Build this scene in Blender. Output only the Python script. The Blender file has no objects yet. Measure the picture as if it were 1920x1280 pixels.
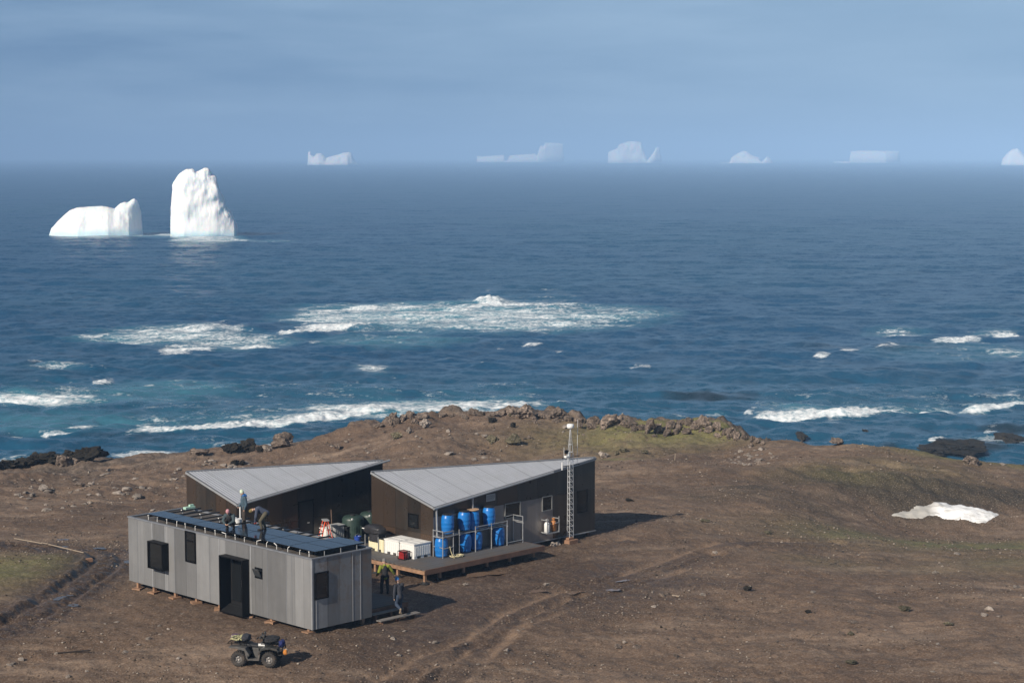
SUN_E=5.0; SKY_E=.10; EXPO=0.1
VEIL_L=(1.15,2.2,3.9); VEIL_R=(2.4,3.8,5.5); VEIL_C=(3.5,5.0,6.7)
HAZE_D=2.6e-4; HAZE_C=(.335,.53,.81)
WATER_A=(.006,.052,.130); WATER_B=(.010,.072,.150); WATER_S=(.010,.080,.135); WATER_R=.12; WATER_BUMP=1.0
WAVE=.0165
ZENITH=(.75,.95,1.3)
CHOP=.95
import bpy, bmesh, math, random
import numpy as np
from mathutils import Vector, Matrix
random.seed(7); rng=np.random.default_rng(11)
C=bpy.context.scene.collection
scene=bpy.context.scene
R=math.radians
# ------------------------------------------------------------------ survey: camera and the photograph's pixel grid (1920 x 1280)
F=3600.; HOR=292.; EYE=18.0; SEA=-12.0
TILT=math.atan((640-HOR)/F); CT,ST=math.cos(TILT),math.sin(TILT)
def ray(px,py):
    a=(px-960)/F; b=(640-py)/F
    return np.array([a,CT+b*ST,-ST+b*CT])
def on_z(px,py,z):
    r=ray(px,py); p=r*((z-EYE)/r[2]); p[2]=z; return p
def on_y(px,py,y):
    r=ray(px,py); p=r*(y/r[1]); p[2]+=EYE; return p
def pixel(x,y,z):
    z=z-EYE; d=y*CT-z*ST; v=y*ST+z*CT
    return 960+F*x/d, 640-F*v/d
TH=R(45.2)
E1=np.array([math.cos(TH),math.sin(TH),0.]); E2=np.array([-E1[1],E1[0],0.])
SO=on_z(586,1181,.35); SO[2]=0.
def site(s,t,z=0.):                       # site grid: s to the right and away, t to the left and away
    p=SO+s*E1+t*E2; return Vector((p[0],p[1],z))
def to_site(p):
    d=np.array(p)-SO; return float(d@E1),float(d@E2)
# ------------------------------------------------------------------ noise
def _perm(seed): return np.random.default_rng(seed).permutation(512)
_P=_perm(3); _P=np.concatenate([_P,_P,_P])
_G3=np.random.default_rng(5).normal(size=(512,3)); _G3/=np.linalg.norm(_G3,axis=1)[:,None]
def noise3(x,y,z):
    xi=np.floor(x).astype(np.int64); yi=np.floor(y).astype(np.int64); zi=np.floor(z).astype(np.int64)
    xf=x-xi; yf=y-yi; zf=z-zi
    u=xf*xf*xf*(xf*(xf*6-15)+10); v=yf*yf*yf*(yf*(yf*6-15)+10); w=zf*zf*zf*(zf*(zf*6-15)+10)
    out=0.
    for dx in (0,1):
        for dy in (0,1):
            for dz in (0,1):
                h=_P[_P[_P[(xi+dx)&511]+((yi+dy)&511)]+((zi+dz)&511)]
                g=_G3[h]
                d=g[...,0]*(xf-dx)+g[...,1]*(yf-dy)+g[...,2]*(zf-dz)
                out=out+d*(u if dx else 1-u)*(v if dy else 1-v)*(w if dz else 1-w)
    return out*1.5
def noise2(x,y,k=0.): 
    return noise3(x,y,np.full_like(x,k+.37))
def fbm2(x,y,octv=4,k=0.,gain=.5):
    o=0.;a=1.
    for i in range(octv): o=o+a*noise2(x*2**i,y*2**i,k+i*3.1); a*=gain
    return o
def fbm3(x,y,z,octv=4,gain=.5):
    o=0.;a=1.
    for i in range(octv): o=o+a*noise3(x*2**i+i*7.3,y*2**i,z*2**i); a*=gain
    return o
def sstep(a,b,x): 
    t=np.clip((x-a)/(b-a),0,1); return t*t*(3-2*t)
# ------------------------------------------------------------------ materials
def new_mat(name):
    m=bpy.data.materials.new(name); m.use_nodes=True
    return m,m.node_tree.nodes,m.node_tree.links,m.node_tree.nodes['Principled BSDF']
def node(nt,t,**kw):
    n=nt.nodes.new(t)
    for k,v in kw.items():
        if k in n.inputs: n.inputs[k].default_value=v
        else: setattr(n,k,v)
    return n
def ramp(nt,fac,stops):
    r=nt.nodes.new('ShaderNodeValToRGB'); e=r.color_ramp.elements
    while len(e)<len(stops): e.new(.5)
    for i,(p,c) in enumerate(stops):
        e[i].position=p; e[i].color=(c,c,c,1) if isinstance(c,(int,float)) else (*c,1)
    if fac is not None: nt.links.new(fac,r.inputs[0])
    return r.outputs[0]
def mixc(nt,fac,a,b,mode='MIX'):
    n=nt.nodes.new('ShaderNodeMix'); n.data_type='RGBA'; n.blend_type=mode; n.clamp_factor=True
    for k,v in ((0,fac),(6,a),(7,b)):
        if hasattr(v,'is_output'): nt.links.new(v,n.inputs[k])
        elif k==0: n.inputs[0].default_value=v
        else: n.inputs[k].default_value=(*v,1) if len(v)==3 else v
    return n.outputs[2]
def math_(nt,op,a,b=None,clamp=False):
    n=nt.nodes.new('ShaderNodeMath'); n.operation=op; n.use_clamp=clamp
    for i,v in enumerate((a,b)):
        if v is None: continue
        if hasattr(v,'is_output'): nt.links.new(v,n.inputs[i])
        else: n.inputs[i].default_value=v
    return n.outputs[0]
def coords(nt,kind='Object',scale=(1,1,1)):
    t=nt.nodes.new('ShaderNodeTexCoord'); m=nt.nodes.new('ShaderNodeMapping'); m.inputs['Scale'].default_value=scale
    nt.links.new(t.outputs[kind],m.inputs[0]); return m.outputs[0]
def tex(nt,vec,scale,detail=4.,rough=.55,t='ShaderNodeTexNoise',out=0,**kw):
    n=nt.nodes.new(t); n.inputs['Scale'].default_value=scale
    if 'Detail' in n.inputs: n.inputs['Detail'].default_value=detail
    if 'Roughness' in n.inputs: n.inputs['Roughness'].default_value=rough
    for k,v in kw.items():
        if k in n.inputs: n.inputs[k].default_value=v
        else: setattr(n,k,v)
    if vec is not None: nt.links.new(vec,n.inputs['Vector'])
    return n.outputs[out]
def attr(nt,name,out='Fac'):
    a=nt.nodes.new('ShaderNodeAttribute'); a.attribute_name=name; return a.outputs[out]
def chop(nt,bsdf,layers,flat=None):
    """tilts the surface normal by noise slopes sampled point by point, so fine relief survives grazing views"""
    g=nt.nodes.new('ShaderNodeNewGeometry'); acc=g.outputs['Normal']
    for vec,scale,amp,det in layers:
        n=nt.nodes.new('ShaderNodeTexNoise'); n.inputs['Scale'].default_value=scale; n.inputs['Detail'].default_value=det; n.inputs['Roughness'].default_value=.55; nt.links.new(vec,n.inputs['Vector'])
        a=nt.nodes.new('ShaderNodeVectorMath'); a.operation='SUBTRACT'; nt.links.new(n.outputs['Color'],a.inputs[0]); a.inputs[1].default_value=(.5,.5,.5)
        m=nt.nodes.new('ShaderNodeVectorMath'); m.operation='MULTIPLY'; nt.links.new(a.outputs[0],m.inputs[0]); m.inputs[1].default_value=(amp,amp,0)
        if flat is not None:
            f=nt.nodes.new('ShaderNodeVectorMath'); f.operation='SCALE'; nt.links.new(m.outputs[0],f.inputs[0]); nt.links.new(flat,f.inputs['Scale']); m=f
        s=nt.nodes.new('ShaderNodeVectorMath'); s.operation='ADD'; nt.links.new(acc,s.inputs[0]); nt.links.new(m.outputs[0],s.inputs[1]); acc=s.outputs[0]
    z=nt.nodes.new('ShaderNodeVectorMath'); z.operation='NORMALIZE'; nt.links.new(acc,z.inputs[0]); nt.links.new(z.outputs[0],bsdf.inputs['Normal'])
def bump(nt,h,strength,dist,bsdf,prev=None):
    b=nt.nodes.new('ShaderNodeBump'); b.inputs['Strength'].default_value=strength; b.inputs['Distance'].default_value=dist
    nt.links.new(h,b.inputs['Height'])
    if prev is not None: nt.links.new(prev,b.inputs['Normal'])
    if bsdf is not None: nt.links.new(b.outputs[0],bsdf.inputs['Normal'])
    return b.outputs[0]
def paint(name,col,rough=.5,metal=0.,var=.25,scale=6.,dirt=None,dirt_amt=.5,bumpy=.0,spec=.5,stretch=(1,1,1)):
    """a plain coat with grain, worn tones and optional dirt of its own"""
    m,ns,ln,b=new_mat(name); nt=m.node_tree
    v=coords(nt,'Object',stretch)
    n1=tex(nt,v,scale,6,.6)
    lo=tuple(c*(1-var) for c in col); hi=tuple(min(1,c*(1+var)) for c in col)
    c=ramp(nt,n1,[(.25,lo),(.75,hi)])
    if dirt:
        n2=tex(nt,v,scale*.45,8,.7); f=ramp(nt,n2,[(.48,0.),(.68,dirt_amt)])
        c=mixc(nt,f,c,dirt)
    ln.new(c,b.inputs['Base Color'])
    rr=ramp(nt,n1,[(.2,max(0,rough-.1)),(.8,min(1,rough+.1))]); ln.new(rr,b.inputs['Roughness'])
    b.inputs['Metallic'].default_value=metal; b.inputs['Specular IOR Level'].default_value=spec
    if bumpy: bump(nt,tex(nt,v,scale*6,3,.6),.6,bumpy,b)
    return m
# ------------------------------------------------------------------ mesh building
def mesh_np(name,verts,faces):
    me=bpy.data.meshes.new(name); verts=np.asarray(verts,np.float32); faces=np.asarray(faces,np.int32)
    n=faces.shape[1]
    me.vertices.add(len(verts)); me.vertices.foreach_set('co',verts.ravel())
    me.loops.add(faces.size); me.loops.foreach_set('vertex_index',faces.ravel())
    me.polygons.add(len(faces)); me.polygons.foreach_set('loop_start',np.arange(0,faces.size,n,dtype=np.int32))
    me.update(calc_edges=True); me.validate()
    return me
def put_attr(me,name,vals):
    a=me.attributes.new(name,'FLOAT','POINT'); a.data.foreach_set('value',np.asarray(vals,np.float32))
def tag(o,label=None,cat=None,group=None,kind=None):
    if label: o['label']=label
    if cat: o['category']=cat
    if group: o['group']=group
    if kind: o['kind']=kind
    return o
def link(name,me,mat=None,parent=None,smooth=False,loc=None,rotz=None):
    o=bpy.data.objects.new(name,me); C.objects.link(o)
    if mat is not None:
        for mm in (mat if isinstance(mat,(list,tuple)) else [mat]): me.materials.append(mm)
    if smooth: me.polygons.foreach_set('use_smooth',np.ones(len(me.polygons),bool))
    if parent is not None: o.parent=parent
    if loc is not None: o.location=loc
    if rotz is not None: o.rotation_euler[2]=rotz
    return o
def empty(name,loc,rotz=0.,label=None,cat=None,group=None):
    o=bpy.data.objects.new(name,None); C.objects.link(o); o.location=loc; o.rotation_euler=(0,0,rotz); o.empty_display_size=.1
    return tag(o,label,cat,group)
def copy_tree(o,parent=None):
    c=o.copy(); C.objects.link(c)
    if parent is not None: c.parent=parent
    for ch in [q for q in o.children]: copy_tree(ch,c)
    return c
class MB:
    """collects boxes, bars, tubes, lathes and prisms into one mesh"""
    def __init__(s): s.v=[]; s.f=[]; s.m=[]
    def add(s,vs,fs,mi=0):
        o=len(s.v); s.v+= [tuple(v) for v in vs]; s.f+=[tuple(i+o for i in f) for f in fs]; s.m+=[mi]*len(fs); return s
    def box(s,a,b,mi=0):
        x0,y0,z0=[min(p,q) for p,q in zip(a,b)]; x1,y1,z1=[max(p,q) for p,q in zip(a,b)]
        vs=[(x0,y0,z0),(x1,y0,z0),(x1,y1,z0),(x0,y1,z0),(x0,y0,z1),(x1,y0,z1),(x1,y1,z1),(x0,y1,z1)]
        return s.add(vs,[(0,3,2,1),(4,5,6,7),(0,1,5,4),(1,2,6,5),(2,3,7,6),(3,0,4,7)],mi)
    def cbox(s,c,d,rot=None,mi=0,taper=1.):
        hx,hy,hz=[q/2 for q in d]
        vs=[Vector((sx*hx*(taper if sz>0 else 1),sy*hy*(taper if sz>0 else 1),sz*hz)) for sz in (-1,1) for sx,sy in ((-1,-1),(1,-1),(1,1),(-1,1))]
        if rot is not None: vs=[rot@v for v in vs]
        c=Vector(c); vs=[v+c for v in vs]
        return s.add(vs,[(0,3,2,1),(4,5,6,7),(0,1,5,4),(1,2,6,5),(2,3,7,6),(3,0,4,7)],mi)
    def bar(s,p,q,w,h=None,mi=0):
        p,q=Vector(p),Vector(q); d=q-p; h=h or w
        rot=d.to_track_quat('X','Z').to_matrix()
        return s.cbox((p+q)/2,(d.length,w,h),rot,mi)
    def tube(s,p,q,r,r2=None,n=10,mi=0,cap=True):
        p,q=Vector(p),Vector(q); r2=r if r2 is None else r2
        z=(q-p).normalized(); x=z.orthogonal().normalized(); y=z.cross(x)
        vs=[];
        for c,rr in ((p,r),(q,r2)):
            for i in range(n):
                a=2*math.pi*i/n; vs.append(c+x*(rr*math.cos(a))+y*(rr*math.sin(a)))
        fs=[(i,(i+1)%n,n+(i+1)%n,n+i) for i in range(n)]
        if cap: fs+=[tuple(range(n-1,-1,-1)),tuple(range(n,2*n))]
        return s.add(vs,fs,mi)
    def path(s,pts,r,n=8,mi=0):
        for a,b in zip(pts[:-1],pts[1:]): s.tube(a,b,r,n=n,mi=mi)
        return s
    def lathe(s,prof,c=(0,0,0),n=24,axis='Z',mi=0,cap=True):
        vs=[];c=Vector(c)
        for r,h in prof:
            for i in range(n):
                a=2*math.pi*i/n; u,w=r*math.cos(a),r*math.sin(a)
                vs.append(c+Vector((u,w,h) if axis=='Z' else ((h,u,w) if axis=='X' else (w,h,u))))
        fs=[]
        for k in range(len(prof)-1):
            for i in range(n): fs.append((k*n+i,k*n+(i+1)%n,(k+1)*n+(i+1)%n,(k+1)*n+i))
        if cap:
            fs.append(tuple(range(n-1,-1,-1))); o=(len(prof)-1)*n; fs.append(tuple(range(o,o+n)))
        return s.add(vs,fs,mi)
    def prism(s,poly,axis,a,b,mi=0):
        """poly in the two other axes, extruded from a to b along axis"""
        n=len(poly)
        def mk(u,w,h): return {'X':(h,u,w),'Y':(u,h,w),'Z':(u,w,h)}[axis]
        vs=[mk(u,w,a) for u,w in poly]+[mk(u,w,b) for u,w in poly]
        fs=[tuple(range(n)),tuple(range(2*n-1,n-1,-1))]+[(i,n+i,n+(i+1)%n,(i+1)%n) for i in range(n)]
        return s.add(vs,fs,mi)
    def build(s,name,mat,parent=None,bevel=0.,smooth=False,angle=35,seg=2):
        me=bpy.data.meshes.new(name); me.from_pydata(s.v,[],s.f); me.update()
        bm=bmesh.new(); bm.from_mesh(me)
        bm.faces.ensure_lookup_table()
        for f,m in zip(bm.faces,s.m): f.material_index=m
        bmesh.ops.recalc_face_normals(bm,faces=bm.faces)
        if bevel:
            es=[e for e in bm.edges if len(e.link_faces)==2 and e.calc_face_angle(0)>R(40)]
            bmesh.ops.bevel(bm,geom=es,offset=bevel,segments=seg,affect='EDGES',profile=.7)
        if smooth:
            for f in bm.faces: f.smooth=True
            for e in bm.edges:
                if len(e.link_faces)==2 and e.calc_face_angle(0)>R(angle): e.smooth=False
        bm.to_mesh(me); bm.free()
        return link(name,me,mat,parent)
def face_attr(o,name,fn):
    me=o.data; a=me.attributes.new(name,'FLOAT','FACE')
    a.data.foreach_set('value',np.array([fn(p) for p in me.polygons],np.float32))
def vec_text(name,text,size,mat,parent,loc,rot,depth=.002): ...
# ------------------------------------------------------------------ camera, world, sun
cam=bpy.data.cameras.new('camera'); co=bpy.data.objects.new('camera',cam); C.objects.link(co)
co.location=(0,0,EYE); co.rotation_euler=(math.pi/2-TILT,0,0)
cam.sensor_width=36.; cam.lens=36.*F/1920; cam.clip_start=.5; cam.clip_end=60000.
scene.camera=co
SUN_EL=R(31.); SUN_AZ=TH+R(6.)                 # travelling direction of the light over the ground
sun=bpy.data.lights.new('sun','SUN'); sun.energy=SUN_E; sun.angle=R(.53); sun.color=(1.,.90,.77)
so=bpy.data.objects.new('sun',sun); C.objects.link(so)
ld=Vector((math.cos(SUN_AZ)*math.cos(SUN_EL),math.sin(SUN_AZ)*math.cos(SUN_EL),-math.sin(SUN_EL)))
so.rotation_euler=ld.to_track_quat('-Z','Y').to_euler()
world=bpy.data.worlds.new('World'); scene.world=world; world.use_nodes=True
nt=world.node_tree; bg=nt.nodes['Background']
sky=nt.nodes.new('ShaderNodeTexSky'); sky.sky_type='NISHITA'; sky.sun_disc=False
sky.sun_elevation=SUN_EL; sky.sun_rotation=math.atan2(-ld.x,-ld.y); sky.altitude=20; sky.air_density=1.; sky.dust_density=.6; sky.ozone_density=2.
# thin layered cloud in the direction of view: paler, flatter blue with faint streaks
tc=nt.nodes.new('ShaderNodeTexCoord'); mp=nt.nodes.new('ShaderNodeMapping'); mp.inputs['Scale'].default_value=(1.,1.,7.); mp.inputs['Rotation'].default_value=(0,R(-2.5),0)
nt.links.new(tc.outputs['Generated'],mp.inputs[0])
n1=tex(nt,mp.outputs[0],9.,7,.55); n2=tex(nt,mp.outputs[0],3.2,3,.5)
f1=ramp(nt,n1,[(.38,0.),(.66,1.)]); f2=ramp(nt,n2,[(.36,0.),(.64,1.)])
sx=nt.nodes.new('ShaderNodeSeparateXYZ'); nt.links.new(tc.outputs['Generated'],sx.inputs[0])
side=nt.nodes.new('ShaderNodeMapRange'); nt.links.new(sx.outputs[0],side.inputs[0]); side.inputs[1].default_value=-.30; side.inputs[2].default_value=.22
veil=mixc(nt,side.outputs[0],VEIL_L,VEIL_R)
cl=math_(nt,'ADD',math_(nt,'MULTIPLY',f1,.30),math_(nt,'MULTIPLY',f2,.32))
veil=mixc(nt,cl,veil,VEIL_C)
low=nt.nodes.new('ShaderNodeMapRange'); nt.links.new(sx.outputs[2],low.inputs[0]); low.inputs[1].default_value=.40; low.inputs[2].default_value=.09; low.inputs[3].default_value=.0; low.inputs[4].default_value=.92
zen=mixc(nt,.7,sky.outputs[0],ZENITH); col=mixc(nt,low.outputs[0],zen,veil)
nt.links.new(col,bg.inputs['Color']); bg.inputs['Strength'].default_value=SKY_E
scene.view_settings.view_transform='Standard'; scene.view_settings.look='None'; scene.view_settings.exposure=EXPO; scene.view_settings.gamma=1.
scene.render.engine='CYCLES'
cy=scene.cycles; cy.max_bounces=6; cy.diffuse_bounces=3; cy.glossy_bounces=4; cy.transmission_bounces=4; cy.volume_bounces=3; cy.use_denoising=True
cy.caustics_reflective=False; cy.caustics_refractive=False
# ------------------------------------------------------------------ haze: the sea air
hz,ns,ln,b=new_mat('sea_air'); ns.remove(b)
pv=ns.new('ShaderNodeVolumePrincipled'); pv.inputs['Color'].default_value=(*HAZE_C,1); pv.inputs['Density'].default_value=HAZE_D/1.22; pv.inputs['Anisotropy'].default_value=-.4
ln.new(pv.outputs[0],ns['Material Output'].inputs['Volume'])
h=MB().box((-14000,-150,-17.5),(14000,24000,110)).build('haze',hz); tag(h,kind='stuff')
# ------------------------------------------------------------------ terrain: surveyed heights, interpolated
ctl=[]   # x,y,z
def pz(px,py,z): ctl.append(tuple(on_z(px,py,z)))
def pd(px,py,d): ctl.append(tuple(on_y(px,py,d)))
for px in (-500,0,480,960,1440,1920,2500): pz(px,1420,0.0); pz(px,1280,0.)
for px in (-400,300,960,1600,2300): ctl.append(((px-960)/F*40,40.,.3))
for p in ((586,1184,.20),(250,1110,.06),(700,1165,0.),(800,1092,.12),(1005,1046,.12),(1115,1002,.15),(1065,1020,.12),(430,1148,.12),
          (0,1150,.05),(120,1060,0.),(0,1040,.1),(1300,1150,0.),(1600,1150,.1),(1900,1150,.2),(1250,1030,.1),(1500,1060,-.1),(1700,1060,-.4),(1900,1040,-.6),
          (1400,1000,0.),(1250,930,.1),(1400,900,.1),(1200,880,.0),(2200,1050,-.6),(2200,1180,.2)): pz(*p)
ctl+= [tuple(site(2,14,0.)),tuple(site(8,17,-.3)),tuple(site(17,12,-.1)),tuple(site(8,8,.05)),tuple(site(22,9,.05))]
for p in ((1550,940,103.5),(1700,975,102.5),(1770,965,103.2),(1860,972,103),(1900,990,101),(1450,905,103.2),(1640,945,103.3),
          (1500,850,119),(1580,838,121),(1660,848,120),(1750,862,119.5),(1850,876,119),(1930,888,118.5),(1500,870,108.5),(1600,900,106),(1700,925,104.6),(1800,935,104.2),(1760,900,108),(1880,905,108.5),(1400,890,106),
          (1440,862,118),(1400,868,117.5),(2100,905,116),(2100,960,104),
          (1290,852,119),(1350,846,121),(1420,838,125),(1210,862,117),(1130,872,115.5),
          (1140,800,146),(1200,806,144),(1260,812,142),(1330,812,140),(1390,824,137),(1430,835,134),(1300,835,130),(1200,840,128),
          (1060,795,148),(1000,790,150),(940,785,151),(880,784,152),(820,786,152),(760,793,152),(1060,840,130),(950,835,132),(850,835,134),(760,840,136),
          (700,812,154),(650,826,156),(600,836,157),(540,842,159),(460,855,162),(400,858,164),(340,862,166),(260,868,168),(200,872,168),(130,880,166),(60,885,164),(0,890,162),(-120,895,160),(-400,905,158),
          (650,860,138),(550,875,136),(450,880,138),(350,900,130),(250,910,126),(120,915,124),(0,920,122),(200,950,110),(60,965,107),(320,945,112),(100,1005,95),(-300,1000,96),(-300,940,112)): pd(*p)
# the sea floor beyond the edges
edge=[(-500,160),(0,164),(200,170),(400,167),(600,160),(760,155),(880,154),(1000,152),(1140,149),(1260,146),(1330,144),(1400,140),(1440,137),(1500,129),(1580,127),(1660,126),(1760,125),(1850,124.5),(1930,124),(2300,120)]
for px,d in edge:
    for dd,z in ((9,-11.8 if px<500 else -8.5),(17,-13.),(34,-14.5),(70,-15.5)):
        ctl.append(((px-960)/F*(d+dd)*.99,d+dd,z))
ctl=np.array(ctl); XY=ctl[:,:2]/10.
def _phi(d2): return np.sqrt(d2+.09)
A=_phi(((XY[:,None]-XY[None])**2).sum(-1)); A=np.block([[A,np.ones((len(A),1))],[np.ones((1,len(A))),np.zeros((1,1))]])
A[:len(ctl),:len(ctl)]-=np.eye(len(ctl))*.02
WGT=np.linalg.solve(A,np.concatenate([ctl[:,2],[0]]))
def polydist(px,py,pts):
    d=np.full(np.shape(px),1e9)
    for (x0,y0),(x1,y1) in zip(pts[:-1],pts[1:]):
        dx,dy=x1-x0,y1-y0; t=np.clip(((px-x0)*dx+(py-y0)*dy)/(dx*dx+dy*dy),0,1)
        d=np.minimum(d,np.hypot(px-x0-t*dx,py-y0-t*dy))
    return d
def ground_line(*pp): return [tuple(on_z(a,b,0.)[:2]) for a,b in pp]
CREST=[tuple(on_y(a,b,d)[:2]) for a,b,d in ((690,806,153),(740,797,152.5),(800,790,152),(880,784,152),(960,782,151),(1050,790,149),(1110,797,147.5),(1140,798,146.5),(1200,806,144.5),(1260,810,142.5),(1330,812,140.5),(1390,824,137.5),(1436,834,134.5))]
CM=on_y(1660,905,107)
T_MAIN=ground_line((700,1290),(800,1238),(900,1200),(960,1155),(1040,1122),(1150,1095),(1260,1058),(1330,1030),(1420,1010),(1560,1000))
T_SEC=ground_line((820,1290),(900,1215),(960,1172),(1050,1140),(1130,1112),(1240,1075),(1330,1040))
T_LEFT=ground_line((-60,1200),(40,1170),(95,1135),(140,1100),(185,1068),(205,1040),(195,1022),(150,1012),(80,1006),(0,1003))
T_DECK=ground_line((840,1092),(920,1078),(990,1062),(1080,1040),(1180,1020))
GX0,GY0,GD=-150.,8.,1.
_gx=np.arange(GX0,151,GD); _gy=np.arange(GY0,262,GD)
_Q=np.stack(np.meshgrid(_gx,_gy,indexing='ij'),-1).reshape(-1,2)/10.
_H=np.concatenate([_phi(((q[:,None]-XY[None])**2).sum(-1))@WGT[:-1]+WGT[-1] for q in np.array_split(_Q,12)]).reshape(len(_gx),len(_gy))
def base_height(x,y):
    u=np.clip((x-GX0)/GD,1,len(_gx)-3.001); v=np.clip((y-GY0)/GD,1,len(_gy)-3.001); i=u.astype(int); j=v.astype(int); a=u-i; b=v-j
    def w(t): return ((1-t)**3/6,(3*t**3-6*t**2+4)/6,(-3*t**3+3*t**2+3*t+1)/6,t**3/6)
    wa,wb=w(a),w(b); o=0.
    for k in range(4):
        for l in range(4): o=o+_H[i+k-1,j+l-1]*wa[k]*wb[l]
    return o
def terrain(x,y,full=True):
    x=np.asarray(x,float); y=np.asarray(y,float); sh=x.shape; x=x.ravel(); y=y.ravel(); z=base_height(x,y)
    s=(x-SO[0])*E1[0]+(y-SO[1])*E1[1]; t=(x-SO[0])*E2[0]+(y-SO[1])*E2[1]
    build=sstep(3.5,0,np.maximum(np.maximum(-3-s,s-22.5),np.maximum(-2-t,t-15.)))     # levelled building ground
    far=sstep(100,140,y)
    z+=(1-build)*(fbm2(x*.11,y*.11,3,1.)*(.26+.5*far)+fbm2(x*.42,y*.42,3,2.)*(.095+.16*far))+build*fbm2(x*.4,y*.4,2,2.)*.03
    z+=fbm2(x*1.9,y*1.9,3,5.)*.045*(1+far)
    # craggy bedrock along the headland crest, broken ground on the mound
    dc=np.hypot(0,0)+polydist(x,y,CREST); rg=1-np.abs(fbm2(x*.22,y*.22,4,61.))*2.6; rg2=fbm2(x*.55,y*.55,3,62.)
    crag=np.exp(-(dc/3.6)**2)*np.clip(rg*.9+rg2*.9-.25,0,2)
    z+=crag*.8
    mo=np.exp(-((x-CM[0])/11.)**2-((y-CM[1])/5.5)**2); z+=mo*(fbm2(x*.35+y*.12,y*.35,4,71.)*.38)
    # wheel ruts
    for pts,amp,g in ((T_MAIN,.10,.55),(T_SEC,.07,.5),(T_LEFT,.13,.6),(T_DECK,.05,.45)):
        d=polydist(x,y,pts)
        w=fbm2(x*.7,y*.7,2,9.)
        z+=-amp*np.exp(-((d-g)/.22)**2)*(1+.6*w)+amp*.5*np.exp(-((d-g-.4)/.2)**2)*(1+w)
    z+=np.exp(-(polydist(x,y,T_LEFT)/1.7)**4)*fbm2(x*2.6,y*2.6,3,15.)*.07
    return z.reshape(sh)
# polar sheet around the viewpoint
def polar(d,a):
    D,AA=np.meshgrid(d,a,indexing='ij'); X=D*np.sin(AA); Y=D*np.cos(AA); n,m=D.shape
    i=np.arange(n*m).reshape(n,m); f=np.stack([i[:-1,:-1],i[:-1,1:],i[1:,1:],i[1:,:-1]],-1).reshape(-1,4)
    return X,Y,f
ang=np.concatenate([np.linspace(-.62,-.275,70,endpoint=False),np.linspace(-.275,.275,760),np.linspace(.28,.62,70)])
dist=np.concatenate([np.linspace(12,62,60,endpoint=False),62*np.exp(np.linspace(0,math.log(195/62.),720))])
X,Y,fc=polar(dist,ang); Z=terrain(X,Y)
me=mesh_np('ground',np.stack([X,Y,Z],-1).reshape(-1,3),fc[:,::-1])
PX,PY=pixel(X,Y,Z)
def blob(cx,cy,rx,ry,soft=.5):          # patch of ground cover centred where the survey saw it
    c=on_z(cx,cy,0.); ex=abs(on_z(cx+rx,cy,0.)[0]-c[0]); ey=abs(on_z(cx,cy-ry,0.)[1]-on_z(cx,cy+ry,0.)[1])/2
    return np.clip(1-((X-c[0])/ex)**2-((Y-c[1])/ey)**2,0,1)**soft
nz=fbm2(X*.16,Y*.22,4,21.); nz2=fbm2(X*.9,Y*.9,3,22.)
green=np.zeros_like(X)
def zblob(px,py,d,rx,ry):
    c=on_y(px,py,d); return np.exp(-((X-c[0])/rx)**2-((Y-c[1])/ry)**2)
for px,py,d,rx,ry,a in ((1240,826,135,6.5,7,1.),(1330,826,134,5.5,6,1.),(1400,834,132,3,4,.7),(1160,830,134,3.2,8,.6),(1150,856,120,1.6,1.4,.6),
                       (1790,868,119,3.5,3,.8),(1690,900,111,4,2.5,.18),(1880,880,118,3.,2.5,.6),(1580,912,108,3.5,2,.18)):
    green=np.maximum(green,min(1,1.25*a)*zblob(px,py,d,rx*1.15,ry*1.1))
moss=np.zeros_like(X)
for px,py,z,rx,ry,a in ((40,1065,0,3.6,4.6,.85),(1740,1010,-.8,6.5,3.6,1.),(1890,1005,-.8,4,3.4,1.),(1640,1000,-.3,3,2.5,.5),(1850,1060,-.4,4,3,.5),(1560,1045,0,3.5,1.8,.25)):
    c=on_z(px,py,z); moss=np.maximum(moss,a*np.exp(-((X-c[0])/rx)**2-((Y-c[1])/ry)**2))
peat_shade=np.zeros_like(X)  # dark soil patches, plus the mound slope's shade put into the ground colour
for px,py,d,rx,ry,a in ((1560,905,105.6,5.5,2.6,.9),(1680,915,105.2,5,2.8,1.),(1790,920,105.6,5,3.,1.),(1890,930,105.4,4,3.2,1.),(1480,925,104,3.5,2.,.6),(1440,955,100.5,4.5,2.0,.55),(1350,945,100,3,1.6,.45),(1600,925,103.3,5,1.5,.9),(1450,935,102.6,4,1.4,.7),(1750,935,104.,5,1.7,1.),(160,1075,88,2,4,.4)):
    c=on_y(px,py,d); peat_shade=np.maximum(peat_shade,a*np.exp(-((X-c[0])/rx)**2-((Y-c[1])/ry)**2))
dl=polydist(X,Y,T_LEFT); dm=np.minimum(np.minimum(polydist(X,Y,T_MAIN),polydist(X,Y,T_SEC)),polydist(X,Y,T_DECK))
mud=np.clip(np.exp(-(dl/1.9)**4)*1.0+np.exp(-(dm/.9)**2)*.6,0,1)
S_=(X-SO[0])*E1[0]+(Y-SO[1])*E1[1]; T_=(X-SO[0])*E2[0]+(Y-SO[1])*E2[1]
yard=sstep(5,0,np.maximum(np.maximum(1.5-S_,S_-16),np.maximum(-2.5-T_,T_-6)))
mud=np.maximum(mud,.8*yard)
rut=np.exp(-((dm-.55)/.26)**2)*sstep(-.22,-.02,nz)
dcr=polydist(X,Y,CREST); crg=np.exp(-(dcr/3.6)**2)*np.clip((1-np.abs(fbm2(X*.22,Y*.22,4,61.))*2.6)*.9+fbm2(X*.55,Y*.55,3,62.)*.9-.25,0,2)
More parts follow.
